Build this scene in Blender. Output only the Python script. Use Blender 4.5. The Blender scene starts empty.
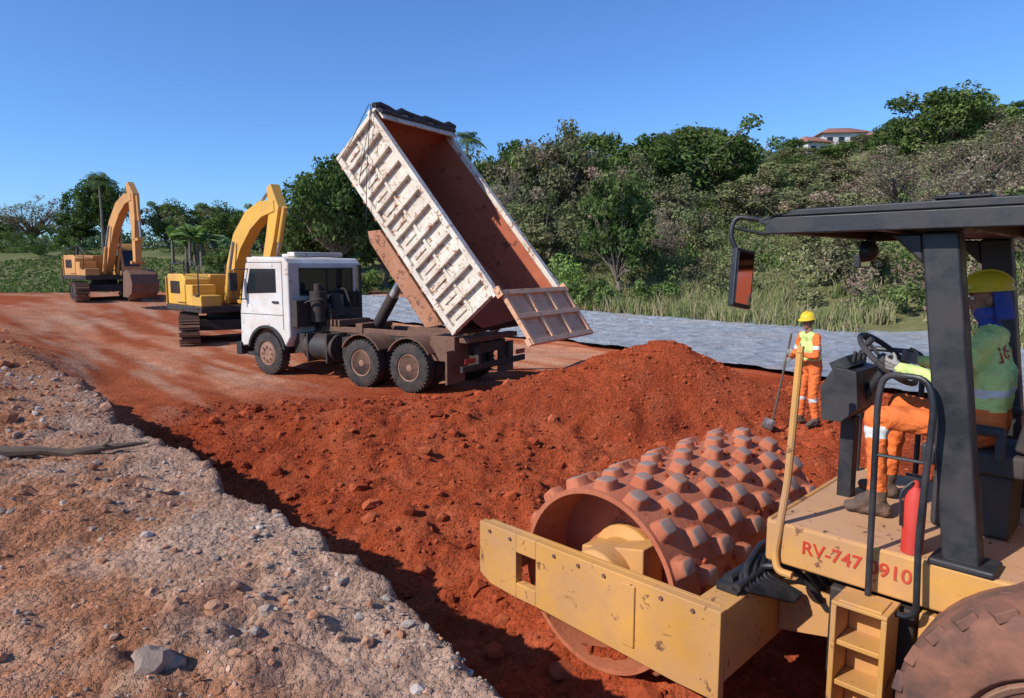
import bpy, bmesh, math, random
import numpy as np
from mathutils import Vector, Matrix, Euler
from mathutils.bvhtree import BVHTree
random.seed(7); rng=np.random.default_rng(7)
scene=bpy.context.scene
COL=scene.collection

# ---------------------------------------------------------------- noise
def _h(ix,iy,seed):
    ix=ix.astype(np.int64); iy=iy.astype(np.int64)
    n=(ix*374761393+iy*668265263+seed*1274126177)&0xffffffff
    n=((n^(n>>13))*1274126177)&0xffffffff
    n=n^(n>>16)
    return (n&0xffff)/65535.0
def vnoise(x,y,seed=0):
    x=np.asarray(x,float); y=np.asarray(y,float)
    ix=np.floor(x); iy=np.floor(y); fx=x-ix; fy=y-iy
    fx=fx*fx*(3-2*fx); fy=fy*fy*(3-2*fy)
    a=_h(ix,iy,seed); b=_h(ix+1,iy,seed); c=_h(ix,iy+1,seed); d=_h(ix+1,iy+1,seed)
    return (a*(1-fx)+b*fx)*(1-fy)+(c*(1-fx)+d*fx)*fy
def fbm(x,y,f,oct=4,seed=0):
    s=0; amp=.5; tot=0
    for i in range(oct):
        c,si=math.cos(i*1.1+.4),math.sin(i*1.1+.4)
        s=s+amp*vnoise((x*c-y*si)*f+i*17.3,(x*si+y*c)*f-i*9.1,seed+i*13); tot+=amp; amp*=.5; f*=2.03
    return s/tot
def sst(a,b,x):
    t=np.clip((np.asarray(x,float)-a)/(b-a),0,1); return t*t*(3-2*t)

# ---------------------------------------------------------------- terrain height
def SL(x,y):
    return (x+.54)*.75+(y-3.12)*.66, (x+.54)*-.66+(y-3.12)*.75
def QQ(x,y): return (x-14)*.83+(y-22)*.557
def ground_h(x,y,detail=True):
    x=np.asarray(x,float); y=np.asarray(y,float)
    s,l=SL(x,y); q=QQ(x,y)
    far=sst(18,40,y)
    floor=-.3+.36*sst(6.0,11.5,y+.15*x+ .8*(fbm(x,y,.35,3,5)-.5))
    floor=floor-.32*np.exp(-((s-.75)/.8)**2)*(1-sst(6,11,l))
    floor=floor+.6*sst(24,38,l)
    # spoil heap from the tipper
    rot=.18; cx,cy=2.75,12.1
    dx=(x-cx)*math.cos(rot)+(y-cy)*math.sin(rot); dy=-(x-cx)*math.sin(rot)+(y-cy)*math.cos(rot)
    r=np.sqrt((dx/np.where(dx<0,3.6,2.45))**2+(dy/1.9)**2)
    r=r+.16*(fbm(x,y,.9,3,8)-.5)
    heap=1.28*np.clip(1-r,0,1)**.9
    heap=heap-.35*np.clip(heap-.90,0,1)
    floor=floor+heap
    r2=np.sqrt(((x+1.2)/3.4)**2+((y-10.6)/2.0)**2)+.25*(fbm(x,y,.8,3,81)-.5)
    floor=floor+.30*np.clip(1-r2,0,1)**.8
    fillm=sst(-.2,.8,s)*(1-sst(10.5,14,y))*(1-sst(9,13,x))
    pilem=np.clip(heap*2,0,1)
    fm=np.maximum(fillm*(1-pilem*.5),pilem*.5)
    if detail:
        cl=np.abs(fbm(x,y,1.6,4,21)-.5)*2
        bl=np.abs(fbm(x,y,3.2,3,23)-.5)*2
        floor=floor+fm*(.32*(fbm(x,y,1.3,4,11)-.5)+.13*(1-cl)-.10+.10*np.clip(.5-bl,0,1))
        floor=floor+(fm*.075+.012)*(fbm(x,y,7,3,31)-.5)
        rut=np.exp(-((np.mod(s-1.1,2.6)-.5)/.22)**2)+np.exp(-((np.mod(s-1.1,2.6)-1.9)/.2)**2)
        floor=floor-.08*rut*sst(9,13,l)*(1-sst(30,40,l))*fbm(x,y,.5,2,37)
    bank=1.0-.4*sst(8,30,l)
    if detail:
        bank=bank+.15*(fbm(x,y,.6,4,41)-.5)+.08*(fbm(x,y,3.5,3,51)-.5)+.045*(fbm(x,y,11,2,55)-.5)
        bl=np.abs(fbm(x,y,5.0,3,57)-.5)*2
        bank=bank+.06*np.clip(.45-bl,0,1)*sst(.40,.60,fbm(x,y,.9,3,59))*2
        bank=bank+.16*np.exp(-((s+1.8)/.9)**2)*sst(2,7,l)*vnoise(x*2,y*2,77)
    w=.20+.30*sst(5,10,l)+2.6*sst(10,20,l)
    e=s+.34*(fbm(x,y,1.1,3,61)-.5)+.18*(fbm(x,y,5,2,62)-.5)-.09*np.sin(l*.9)
    t=sst(-w*.3,w,e)
    h=bank*(1-t)+floor*t
    # far land
    h=h+4.6*sst(42,115,y)*(1-sst(0,30,x))+ (.5*(fbm(x,y,.05,3,71)-.5)*2)*far
    hill=np.clip(q,0,None)
    hill=hill*hill/(hill+3)*.235
    hill=np.minimum(hill,24)
    hill=hill*sst(-60,10,x)
    h=h+hill
    return h
def gh(x,y): return float(ground_h(np.array([x]),np.array([y]))[0])

# ---------------------------------------------------------------- mesh helpers
def np_mesh(name,V,F,mats=(),mi=None,col=None,smooth=False):
    V=np.asarray(V,np.float32); F=np.asarray(F,np.int32); k=F.shape[1]
    me=bpy.data.meshes.new(name)
    me.vertices.add(len(V)); me.vertices.foreach_set('co',V.ravel())
    me.loops.add(F.size); me.loops.foreach_set('vertex_index',F.ravel())
    me.polygons.add(len(F)); me.polygons.foreach_set('loop_start',np.arange(0,F.size,k,dtype=np.int32))
    if mi is not None: me.polygons.foreach_set('material_index',np.asarray(mi,np.int32))
    me.polygons.foreach_set('use_smooth',np.full(len(F),smooth,dtype=bool))
    for m in mats: me.materials.append(m)
    if col is not None:
        c=np.ones((len(V),4),np.float32); c[:,:3]=col
        at=me.color_attributes.new('tint','FLOAT_COLOR','POINT'); at.data.foreach_set('color',c.ravel())
    me.update(calc_edges=True); me.validate()
    return me
def add_obj(name,me,parent=None):
    o=bpy.data.objects.new(name,me); COL.objects.link(o)
    if parent: o.parent=parent
    return o
def empty(name,loc=(0,0,0),rot=(0,0,0),parent=None):
    e=bpy.data.objects.new(name,None); COL.objects.link(e); e.location=loc; e.rotation_euler=rot
    e.empty_display_size=.2
    if parent: e.parent=parent
    return e

class MB:
    def __init__(s): s.v=[]; s.f=[]; s.m=[]
    def add(s,v,f,mi=0):
        b=len(s.v); s.v+= [tuple(p) for p in v]; s.f+=[tuple(i+b for i in q) for q in f]; s.m+=[mi]*len(f); return s
    def box(s,c,d,mi=0,rot=None,taper=1.0):
        x,y,z=d[0]/2,d[1]/2,d[2]/2; t=taper
        v=[Vector(p) for p in [(-x,-y,-z),(x,-y,-z),(x,y,-z),(-x,y,-z),(-x*t,-y*t,z),(x*t,-y*t,z),(x*t,y*t,z),(-x*t,y*t,z)]]
        if rot is not None:
            R=rot if isinstance(rot,Matrix) else Euler(rot).to_matrix()
            v=[R@p for p in v]
        v=[p+Vector(c) for p in v]
        return s.add(v,[(0,3,2,1),(4,5,6,7),(0,1,5,4),(1,2,6,5),(2,3,7,6),(3,0,4,7)],mi)
    def bb(s,x0,x1,y0,y1,z0,z1,mi=0): return s.box(((x0+x1)/2,(y0+y1)/2,(z0+z1)/2),(x1-x0,y1-y0,z1-z0),mi)
    def prism(s,prof,y0,y1,mi=0,y0b=None):
        n=len(prof)
        v=[(p[0],y0,p[1]) for p in prof]+[(p[0],y1,p[1]) for p in prof]
        f=[tuple(range(n)),tuple(range(2*n-1,n-1,-1))]+[(i,i+n,(i+1)%n+n,(i+1)%n) for i in range(n)]
        return s.add(v,f,mi)
    def lathe(s,p0,axis,prof,n=24,mi=0,mis=None,cap=True):
        p0=Vector(p0); a=Vector(axis).normalized()
        u=a.orthogonal().normalized(); w=a.cross(u)
        v=[]
        for (d,r) in prof:
            for i in range(n):
                t=2*math.pi*i/n; v.append(p0+a*d+(u*math.cos(t)+w*math.sin(t))*max(r,1e-4))
        b=len(s.v); s.v+=[tuple(p) for p in v]
        for k in range(len(prof)-1):
            ff=[(k*n+i,k*n+(i+1)%n,(k+1)*n+(i+1)%n,(k+1)*n+i) for i in range(n)]
            s.f+=[tuple(i+b for i in q) for q in ff]; s.m+=[mis[k] if mis else mi]*n
        if cap:
            s.f.append(tuple(b+i for i in range(n))); s.m.append(mis[0] if mis else mi)
            L=(len(prof)-1)*n; s.f.append(tuple(b+L+i for i in range(n))); s.m.append(mis[-1] if mis else mi)
        return s
    def cyl(s,p0,p1,r,r1=None,n=16,mi=0):
        d=Vector(p1)-Vector(p0); return s.lathe(p0,d,[(0,r),(d.length,r if r1 is None else r1)],n,mi)
    def capsule(s,p0,p1,r0,r1,n=14,mi=0):
        p0=Vector(p0);p1=Vector(p1); d=p1-p0; L=max(d.length,1e-3)
        if d.length<1e-3: d=Vector((0,0,1))
        pr=[(-r0*math.cos(t),r0*math.sin(t)) for t in [0,.4,.8,1.2,1.5708]]+[(L+r1*math.sin(t),r1*math.cos(t)) for t in [0,.4,.8,1.2,1.5707]]
        return s.lathe(p0,d,pr,n,mi)
    def tube(s,pts,r,n=8,mi=0,rs=None):
        pts=[Vector(p) for p in pts]; v=[];f=[]
        prev=None
        for i,p in enumerate(pts):
            if i==0: t=pts[1]-p
            elif i==len(pts)-1: t=p-pts[i-1]
            else: t=(pts[i+1]-p).normalized()+(p-pts[i-1]).normalized()
            t.normalize()
            if prev is None: u=t.orthogonal().normalized()
            else: u=(prev-t*prev.dot(t)).normalized()
            prev=u; w=t.cross(u); rr=rs[i] if rs else r
            for k in range(n):
                a=2*math.pi*k/n; v.append(p+(u*math.cos(a)+w*math.sin(a))*rr)
        for i in range(len(pts)-1):
            f+=[(i*n+k,i*n+(k+1)%n,(i+1)*n+(k+1)%n,(i+1)*n+k) for k in range(n)]
        f.append(tuple(range(n))); L=(len(pts)-1)*n; f.append(tuple(L+k for k in range(n)))
        return s.add(v,f,mi)
    def mesh(s,name,mats):
        me=bpy.data.meshes.new(name); me.from_pydata(s.v,[],s.f)
        for m in mats: me.materials.append(m)
        me.polygons.foreach_set('material_index',s.m)
        bm=bmesh.new(); bm.from_mesh(me); bmesh.ops.recalc_face_normals(bm,faces=bm.faces); bm.to_mesh(me); bm.free()
        return me
    def obj(s,name,parent,mats,bevel=0,smooth=True,seg=2):
        if not isinstance(mats,(list,tuple)): mats=[mats]
        me=s.mesh(name,mats)
        if smooth:
            me.polygons.foreach_set('use_smooth',[True]*len(me.polygons))
            if not bevel: me.set_sharp_from_angle(angle=math.radians(35))
        o=add_obj(name,me,parent)
        if bevel:
            b=o.modifiers.new('bevel','BEVEL'); b.width=bevel; b.segments=seg; b.limit_method='ANGLE'; b.angle_limit=math.radians(35); b.harden_normals=True
        return o
def rounded(pts,r=.06,k=5):
    pts=[Vector(p) for p in pts]; out=[pts[0]]
    for i in range(1,len(pts)-1):
        a=(pts[i-1]-pts[i]); b=(pts[i+1]-pts[i]); rr=min(r,a.length*.45,b.length*.45)
        A=pts[i]+a.normalized()*rr; B=pts[i]+b.normalized()*rr
        for j in range(k+1):
            t=j/k; out.append(A*(1-t)**2+pts[i]*2*t*(1-t)+B*t*t)
    out.append(pts[-1]); return out

# ---------------------------------------------------------------- materials
def nt(name):
    m=bpy.data.materials.new(name); m.use_nodes=True; n=m.node_tree; 
    return m,n,n.nodes['Principled BSDF']
def N(n,t,**k):
    x=n.nodes.new(t)
    for a,b in k.items(): setattr(x,a,b)
    return x
def noise(n,co,scale,detail=5,rough=.6,dist=0):
    x=N(n,'ShaderNodeTexNoise'); x.inputs['Scale'].default_value=scale; x.inputs['Detail'].default_value=detail
    x.inputs['Roughness'].default_value=rough; x.inputs['Distortion'].default_value=dist
    n.links.new(co,x.inputs['Vector']); return x.outputs['Fac']
def ramp(n,fac,stops):
    x=N(n,'ShaderNodeValToRGB'); e=x.color_ramp.elements
    while len(e)<len(stops): e.new(.5)
    for i,(p,c) in enumerate(stops):
        e[i].position=p; e[i].color=(*c,1) if len(c)==3 else c
    n.links.new(fac,x.inputs['Fac']); return x.outputs['Color']
def mix(n,fac,a,b,mode='MIX'):
    x=N(n,'ShaderNodeMix',data_type='RGBA',blend_type=mode)
    for s,v in ((x.inputs[0],fac),(x.inputs[6],a),(x.inputs[7],b)):
        if hasattr(v,'links'): n.links.new(v,s)
        else: s.default_value=v if isinstance(v,(int,float)) else (*v,1)[:4]
    return x.outputs[2]
def bump(n,b,h,st,dist=.02):
    x=N(n,'ShaderNodeBump'); x.inputs['Strength'].default_value=st; x.inputs['Distance'].default_value=dist
    n.links.new(h,x.inputs['Height']); n.links.new(x.outputs['Normal'],b.inputs['Normal']); return x
RED=(.40,.085,.034)
def paint(name,base,rough=.45,dirt=.4,dirtcol=(.36,.19,.12),chips=0,chipcol=(.10,.045,.025),scale=3,metal=0,bs=.15,grime=.25):
    m,n,b=nt(name); co=N(n,'ShaderNodeTexCoord').outputs['Object']
    f=ramp(n,noise(n,co,scale,6,.65,.3),[(.5-dirt*.35,(0,0,0)),(.80-dirt*.25,(1,1,1))])
    dk=ramp(n,noise(n,co,scale*.6,3,.5),[(.3,(1-grime,)*3),(.7,(1.0,)*3)])
    base2=mix(n,1.0,base,dk,'MULTIPLY')
    sc=N(n,'ShaderNodeMath',operation='MULTIPLY'); n.links.new(f,sc.inputs[0]); sc.inputs[1].default_value=min(1,dirt*1.3)
    c=mix(n,sc.outputs[0],base2,dirtcol)
    if chips>0:
        g=ramp(n,noise(n,co,scale*3.1,7,.75,.6),[(.62-chips*.25,(0,0,0)),(.65-chips*.25,(1,1,1))])
        c=mix(n,g,c,chipcol)
    n.links.new(c,b.inputs['Base Color'])
    r=ramp(n,f,[(0,(rough,)*3),(1,(.9,)*3)]); n.links.new(r,b.inputs['Roughness'])
    b.inputs['Metallic'].default_value=metal
    bump(n,b,noise(n,co,scale*9,4,.7),bs,.006)
    return m
def simple(name,c,rough=.5,metal=0,spec=.5):
    return paint(name,c,rough,dirt=.12,metal=metal,bs=.05)

M_yel=paint('yellow_machine_paint',(.74,.36,.065),.5,.58,(.44,.23,.125),.06,(.20,.085,.04),2.2,bs=.25,grime=.35)
M_yel2=paint('yellow_excavator_paint',(.80,.42,.035),.45,.38,(.42,.25,.15),0,scale=1.6)
M_ora=paint('orange_excavator_paint',(.66,.31,.075),.5,.4,(.36,.20,.12),0,scale=1.6)
M_blk=paint('black_machine_paint',(.018,.019,.022),.42,.25,(.12,.09,.075),0,scale=4)
M_dark=paint('dark_chassis',(.022,.02,.019),.6,.38,(.13,.07,.045),0,scale=4)
M_rub=paint('dusty_rubber',(.025,.024,.023),.85,.34,(.17,.10,.07),0,scale=5,bs=.4)
M_rubred=paint('clay_caked_rubber',(.055,.040,.035),.9,.75,(.27,.11,.065),0,scale=4,bs=.6)
M_white=paint('white_cab_paint',(.78,.77,.73),.4,.5,(.58,.40,.28),.05,(.40,.22,.13),scale=1.8)
M_bedw=paint('worn_white_bed_paint',(.80,.73,.60),.6,.38,(.58,.35,.21),.26,(.32,.13,.06),3.0)
M_bedr=paint('rusty_bed_frame',(.46,.21,.11),.7,.5,(.38,.15,.07),.3,(.16,.065,.035),3)
M_bedin=paint('clay_stained_bed_interior',(.50,.14,.065),.85,.5,(.36,.08,.036),.14,(.15,.045,.025),1.6,bs=.5)
M_bedfl=paint('dark_bed_floor',(.065,.04,.035),.6,.4,(.14,.045,.026),0,scale=1.6,bs=.3)  # floor colour set much darker than the bed lining
M_rust=paint('rusty_steel',(.16,.08,.05),.75,.4,(.26,.12,.07),.2,(.07,.035,.025),5)
M_rim=paint('brown_wheel_rim',(.27,.14,.09),.6,.5,(.34,.18,.11),.1,scale=5)
M_steel=paint('hydraulic_steel',(.45,.45,.45),.3,.2,metal=.9)
M_glass,_n,_b=nt('dark_window_glass'); _b.inputs['Base Color'].default_value=(.018,.022,.026,1); _b.inputs['Roughness'].default_value=.08
M_mirror,_n,_b=nt('mirror_glass'); _b.inputs['Base Color'].default_value=(.7,.7,.72,1); _b.inputs['Metallic'].default_value=1; _b.inputs['Roughness'].default_value=.06
M_padtop=paint('worn_pad_steel',(.31,.27,.24),.55,.6,(.40,.16,.09),0,scale=8,metal=.1)
M_drum=paint('clay_caked_drum',(.44,.115,.05),.9,.6,(.50,.165,.08),.04,(.24,.055,.025),3.2,bs=1.0)
M_redtxt=simple('red_lettering',(.60,.05,.02),.5)
M_extr=simple('red_extinguisher_paint',(.60,.03,.02),.3)
M_vinyl=paint('black_seat_vinyl',(.03,.03,.032),.55,.3,(.15,.1,.08),scale=5)
M_tail=simple('red_lamp_lens',(.4,.02,.02),.2)
M_wood=paint('weathered_wood',(.11,.075,.05),.85,.4,(.20,.13,.085),0,scale=9,bs=.6)
M_tarp=paint('black_tarpaulin',(.035,.035,.04),.6,.3,(.2,.12,.09),scale=5,bs=.6)

def to_diffuse(n,b):
    d=N(n,'ShaderNodeBsdfDiffuse'); d.inputs['Roughness'].default_value=.6
    for l in list(n.links):
        if l.to_node==b and l.to_socket.name=='Base Color': n.links.new(l.from_socket,d.inputs['Color'])
        if l.to_node==b and l.to_socket.name=='Normal': n.links.new(l.from_socket,d.inputs['Normal'])
    n.nodes.remove(b); return d
def attr_mat(name,transl=0.0,rough=.8,vs=6,amt=.35,bumpst=0):
    m,n,b=nt(name); a=N(n,'ShaderNodeAttribute',attribute_name='tint')
    c=a.outputs['Color']
    if bumpst:
        g=N(n,'ShaderNodeNewGeometry').outputs['Position']
        k=ramp(n,noise(n,g,vs,3,.6),[(.25,(1-amt,)*3),(.75,(1+amt*.6,)*3)])
        c=mix(n,1.0,c,k,'MULTIPLY')
        bump(n,b,noise(n,g,vs*8,4,.7),bumpst,.02)
    n.links.new(c,b.inputs['Base Color']); d=to_diffuse(n,b); out=n.nodes['Material Output'].inputs['Surface']
    if transl:
        t=N(n,'ShaderNodeBsdfTranslucent'); n.links.new(mix(n,1.0,c,(1.1,1.3,.5),'MULTIPLY'),t.inputs['Color'])
        x=N(n,'ShaderNodeMixShader'); x.inputs[0].default_value=transl
        n.links.new(d.outputs[0],x.inputs[1]); n.links.new(t.outputs[0],x.inputs[2])
        n.links.new(x.outputs[0],out)
    else: n.links.new(d.outputs[0],out)
    return m
M_leaf=attr_mat('foliage',.2)
M_bark=paint('tree_bark',(.16,.125,.095),.9,.4,(.24,.19,.15),scale=3,bs=.8)
M_stone=attr_mat('stones',0,.9,14,.3,.5)

# ground material
M_ground,n,b=nt('earthworks_soil')
a=N(n,'ShaderNodeAttribute',attribute_name='tint').outputs['Color']
g=N(n,'ShaderNodeNewGeometry').outputs['Position']
k1=ramp(n,noise(n,g,1.3,4,.65,.4),[(.3,(.80,.77,.75)),(.7,(1.14,1.15,1.16))])
k2=ramp(n,noise(n,g,14,4,.75),[(.3,(.70,.67,.65)),(.72,(1.22,1.22,1.22))])
vo=N(n,'ShaderNodeTexVoronoi',feature='F1'); vo.inputs['Scale'].default_value=30; n.links.new(g,vo.inputs['Vector'])
vc=ramp(n,vo.outputs['Color'],[(.0,(.82,.80,.79)),(1,(1.14,1.14,1.14))])
c=mix(n,1,a,k1,'MULTIPLY'); c=mix(n,1,c,k2,'MULTIPLY'); c=mix(n,1,c,vc,'MULTIPLY')
n.links.new(c,b.inputs['Base Color'])
b1=bump(n,b,noise(n,g,9,5,.80),1.0,.07)
b2=N(n,'ShaderNodeBump'); b2.inputs['Strength'].default_value=.7; b2.inputs['Distance'].default_value=.02
vv=N(n,'ShaderNodeMath',operation='SUBTRACT'); vv.inputs[0].default_value=1; n.links.new(vo.outputs['Distance'],vv.inputs[1])
n.links.new(vv.outputs[0],b2.inputs['Height']); n.links.new(b1.outputs['Normal'],b2.inputs['Normal']); n.links.new(b2.outputs['Normal'],b.inputs['Normal'])
d=to_diffuse(n,b); n.links.new(d.outputs[0],n.nodes['Material Output'].inputs['Surface'])

# ---------------------------------------------------------------- ground sheet
NX,NY=1200,1050
sx=np.linspace(-math.asinh(2500/3),math.asinh(2500/3),NX); X1=3*np.sinh(sx)-.5
sy=np.linspace(math.asinh(-60/3),math.asinh(3000/3),NY); Y1=4+3*np.sinh(sy)
X,Y=np.meshgrid(X1,Y1); X=X.ravel(); Y=Y.ravel()
Z=ground_h(X,Y)
V=np.stack([X,Y,Z],1)
i=np.arange(NX-1)[None,:]+NX*np.arange(NY-1)[:,None]; i=i.ravel()
F=np.stack([i,i+1,i+1+NX,i+NX],1)
def lerp(a,b,t): return a*(1-t)[:,None]+np.asarray(b)[None,:]*t[:,None]
s,l=SL(X,Y); q=QQ(X,Y)
n1=fbm(X,Y,.7,4,101); n2=fbm(X,Y,3,4,102); n3=fbm(X,Y,.12,3,103)
C=np.tile(np.array([.62,.35,.215]),(len(X),1))
C=lerp(C,(.52,.225,.115),sst(.36,.58,n1)*.9)
C=lerp(C,(.66,.42,.28),sst(.52,.66,n2)*.45)
C=lerp(C,(.50,.21,.105),sst(3,9,l)*.85)
grav=sst(-1.1,-.1,s+1.3*(n2-.5)+1.0*(n1-.5))*(1-sst(5,12,l))
C=lerp(C,(.50,.36,.27),grav*.65)
floorm=sst(.02,.25,s+.34*(fbm(X,Y,1.1,3,61)-.5)-.09*np.sin(l*.9))
fillc=np.tile(np.array([.40,.080,.032]),(len(X),1))
fillc=lerp(fillc,(.47,.125,.058),sst(.45,.75,n2)*.5)
fillc=lerp(fillc,(.29,.055,.024),sst(.48,.68,n1)*.6)
roadm=np.maximum(sst(12.6,14.2,Y+.25*np.minimum(X,0)+1.2*(n1-.5))*(1-sst(-2,1.2,X)),sst(8.5,12.5,l+2*(n1-.5))) 
roadm=np.maximum(roadm,sst(15.5,17.5,Y+1.0*(n1-.5)))
roadc=np.tile(np.array([.62,.27,.155]),(len(X),1)); 
streak=fbm(s*1.6,l*.22,1.0,4,140)
roadc=lerp(roadc,(.45,.11,.045),sst(.40,.56,streak)*.85); roadc=lerp(roadc,(.68,.41,.28),sst(.53,.68,fbm(s*2.2,l*.3,1.,3,150))*.6)
fl=fillc*(1-roadm)[:,None]+roadc*roadm[:,None]
C=C*(1-floorm)[:,None]+fl*floorm[:,None]
green=np.maximum(sst(40,50,Y+4*(n3-.5)),sst(-1.5,1.5,q+2*(n1-.5))*(Y>5))
n4=fbm(X,Y,.045,4,104)
gr=np.tile(np.array([.15,.20,.07]),(len(X),1)); gr=lerp(gr,(.27,.25,.12),sst(.42,.58,n4)*.7); gr=lerp(gr,(.085,.12,.045),sst(.5,.65,n3)*.6); gr=lerp(gr,(.20,.19,.09),sst(-1,2,q)*.75)
C=C*(1-green)[:,None]+gr*green[:,None]
me=np_mesh('ground',V,F,[M_ground],None,C,True); add_obj('ground',me)

# ---------------------------------------------------------------- geotextile sheet on the right
near=np.array([(9.5,9.5),(7.4,13.5),(3.0,21),(-5.5,31),(-14,38.5)],float); farp=np.array([(18,15.5),(15.2,22.5),(9.3,31),(.5,37.5),(-11,43.5)],float)
U=np.linspace(0,4,300); Wt=np.linspace(0,1,110)
ni=np.stack([np.interp(U,range(5),near[:,k]) for k in (0,1)],1); fi=np.stack([np.interp(U,range(5),farp[:,k]) for k in (0,1)],1)
ni+= (vnoise(U*6,U*0,5)-.5)[:,None]*.5; fi+=(fbm(U*5,U*0,1,4,6)-.5)[:,None]*1.6
P=(ni[:,None,:]*(1-Wt)[None,:,None]+fi[:,None,:]*Wt[None,:,None]).reshape(-1,2)
zz=ground_h(P[:,0],P[:,1])+.07+.12*fbm(P[:,0],P[:,1],1.6,4,9)
i=(np.arange(109)[None,:]+110*np.arange(299)[:,None]).ravel()
M_geo,n,b=nt('grey_geotextile'); g=N(n,'ShaderNodeNewGeometry').outputs['Position']
c=ramp(n,noise(n,g,1.6,7,.75,1.2),[(.32,(.19,.20,.22)),(.48,(.37,.39,.42)),(.6,(.48,.49,.50)),(.75,(.58,.56,.53))])
c=mix(n,ramp(n,noise(n,g,.45,6,.7),[(.52,(0,0,0)),(.70,(.7,)*3)]),c,(.50,.36,.27)); n.links.new(c,b.inputs['Base Color']); b.inputs['Roughness'].default_value=.8
bump(n,b,noise(n,g,4,6,.75,.8),1.0,.2)
add_obj('geotextile_sheet',np_mesh('geotextile_sheet',np.column_stack([P,zz]),np.stack([i,i+1,i+111,i+110],1),[M_geo],smooth=True))

# ---------------------------------------------------------------- stones & clods
ico=bmesh.new(); bmesh.ops.create_icosphere(ico,subdivisions=1,radius=1); iv=np.array([v.co[:] for v in ico.verts]); itf=np.array([[v.index for v in f.verts] for f in ico.faces]); ico.free()
ico=bmesh.new(); bmesh.ops.create_icosphere(ico,subdivisions=2,radius=1); iv2=np.array([v.co[:] for v in ico.verts]); itf2=np.array([[v.index for v in f.verts] for f in ico.faces]); ico.free()
def rocks(name,pts,sizes,cols,base=iv,bf=itf,flat=.65,sink=.25,mat=None):
    n_=len(pts); m_=len(base)
    ang=rng.uniform(0,2*np.pi,n_); ca,sa=np.cos(ang),np.sin(ang)
    sc=np.stack([rng.uniform(.7,1.3,n_),rng.uniform(.6,1.1,n_),rng.uniform(flat*.6,flat*1.3,n_)],1)
    jit=1+rng.uniform(-.25,.25,(n_,m_,1))
    v=base[None]*jit*sc[:,None,:]*sizes[:,None,None]
    tl=rng.uniform(-.5,.5,n_); ct,st=np.cos(tl),np.sin(tl)
    y=v[...,1]*ct[:,None]-v[...,2]*st[:,None]; z=v[...,1]*st[:,None]+v[...,2]*ct[:,None]
    x=v[...,0]*ca[:,None]-y*sa[:,None]; y=v[...,0]*sa[:,None]+y*ca[:,None]
    gz=ground_h(pts[:,0],pts[:,1])
    VV=np.stack([x+pts[:,0:1],y+pts[:,1:2],z+gz[:,None]+(sizes*flat*(1-2*sink)*.6)[:,None]],-1).reshape(-1,3)
    FF=(bf[None]+(np.arange(n_)*m_)[:,None,None]).reshape(-1,3)
    cc=np.repeat(cols,m_,0)
    return add_obj(name,np_mesh(name,VV,FF,[M_stone],None,cc,False))
def pal(n_,cols,jit=.15):
    c=np.array(cols)[rng.integers(0,len(cols),n_)]; return np.clip(c*(1+rng.uniform(-jit,jit,(n_,1))),0.01,1)
def sl_to_xy(s,l):
    det=.75*.75+.66*.66
    return -.54+(s*.75-l*.66)/det, 3.12+(s*.66+l*.75)/det
n_=38000
L=rng.uniform(0,1,n_)**1.7*15-3; S=-rng.uniform(0,1,n_)**1.2*(4+.5*np.clip(L,0,20))-.02
x,y=sl_to_xy(S,L); sz=.0045+.0070*rng.pareto(2.4,n_); sz=np.clip(sz,.0045,.042)*np.clip(.6+L*.08,.7,1.5)
clump=fbm(x,y,1.5,3,303); kk=clump+rng.uniform(-.2,.2,n_)>.43; x,y,S,sz=x[kk],y[kk],S[kk],sz[kk]; n_=len(x)
nearlip=(S+.6*rng.normal(size=n_)>-.9)
cA=pal(n_,[(.52,.41,.33),(.46,.36,.29),(.57,.47,.39),(.38,.29,.23),(.54,.32,.21)],.22); cB=pal(n_,[(.58,.32,.19),(.48,.22,.115),(.64,.42,.29),(.44,.20,.11),(.50,.37,.29),(.54,.25,.14)],.22)
rocks('gravel',np.stack([x,y],1),sz,np.where(nearlip[:,None],cA,cB),iv,itf)
n_=260
L=rng.uniform(-2.5,9,n_); S=-rng.uniform(.05,1,n_)*(3+.4*L.clip(0)); x,y=sl_to_xy(S,L); sz=np.clip(.022+.018*rng.pareto(2.4,n_),.02,.075)
ex=np.array([(-1.38,3.0),(-1.55,2.95),(-.62,2.75),(-3.3,4.9),(-1.75,3.15),(-1.15,3.35),(-2.3,6.0),(-1.9,5.2)]); x[:8],y[:8]=ex[:,0],ex[:,1]; sz[:8]=[.06,.05,.035,.05,.045,.035,.05,.04]
cc_=pal(n_,[(.52,.25,.14),(.44,.32,.25),(.56,.34,.22),(.48,.22,.12),(.54,.28,.16)]); cc_[:8]=(.50,.26,.16)
rocks('rubble_stones',np.stack([x,y],1),sz,cc_,iv2,itf2,.7,.35)
n_=17000
x=rng.uniform(-6,8,n_); y=3+rng.uniform(0,1,n_)**.8*12; s_,l_=SL(x,y); k=(s_>.35)&(y<13.3+.2*x); x,y=x[k],y[k]
pk=np.hypot((x-2.75)/3,(y-12.1)/2)<1
n_=len(x); sz=np.clip(.010+.014*rng.pareto(2.4,n_),.010,.11); sz=np.where(pk,np.minimum(sz,.04),sz)
rocks('clay_clods',np.stack([x,y],1),sz,pal(n_,[(.40,.083,.034),(.44,.11,.048),(.33,.065,.028)]),iv,itf,.75,.3)
n_=6000
L=4+rng.uniform(0,1,n_)*24; S=-rng.uniform(0,1,n_)**.7*9+.6; x,y=sl_to_xy(S,L); sz=np.clip(.018+.02*rng.pareto(2.4,n_),.016,.13)
rocks('bank_clods',np.stack([x,y],1),sz,pal(n_,[(.50,.21,.11),(.44,.16,.078),(.56,.30,.19)]),iv,itf,.75,.35)

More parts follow.
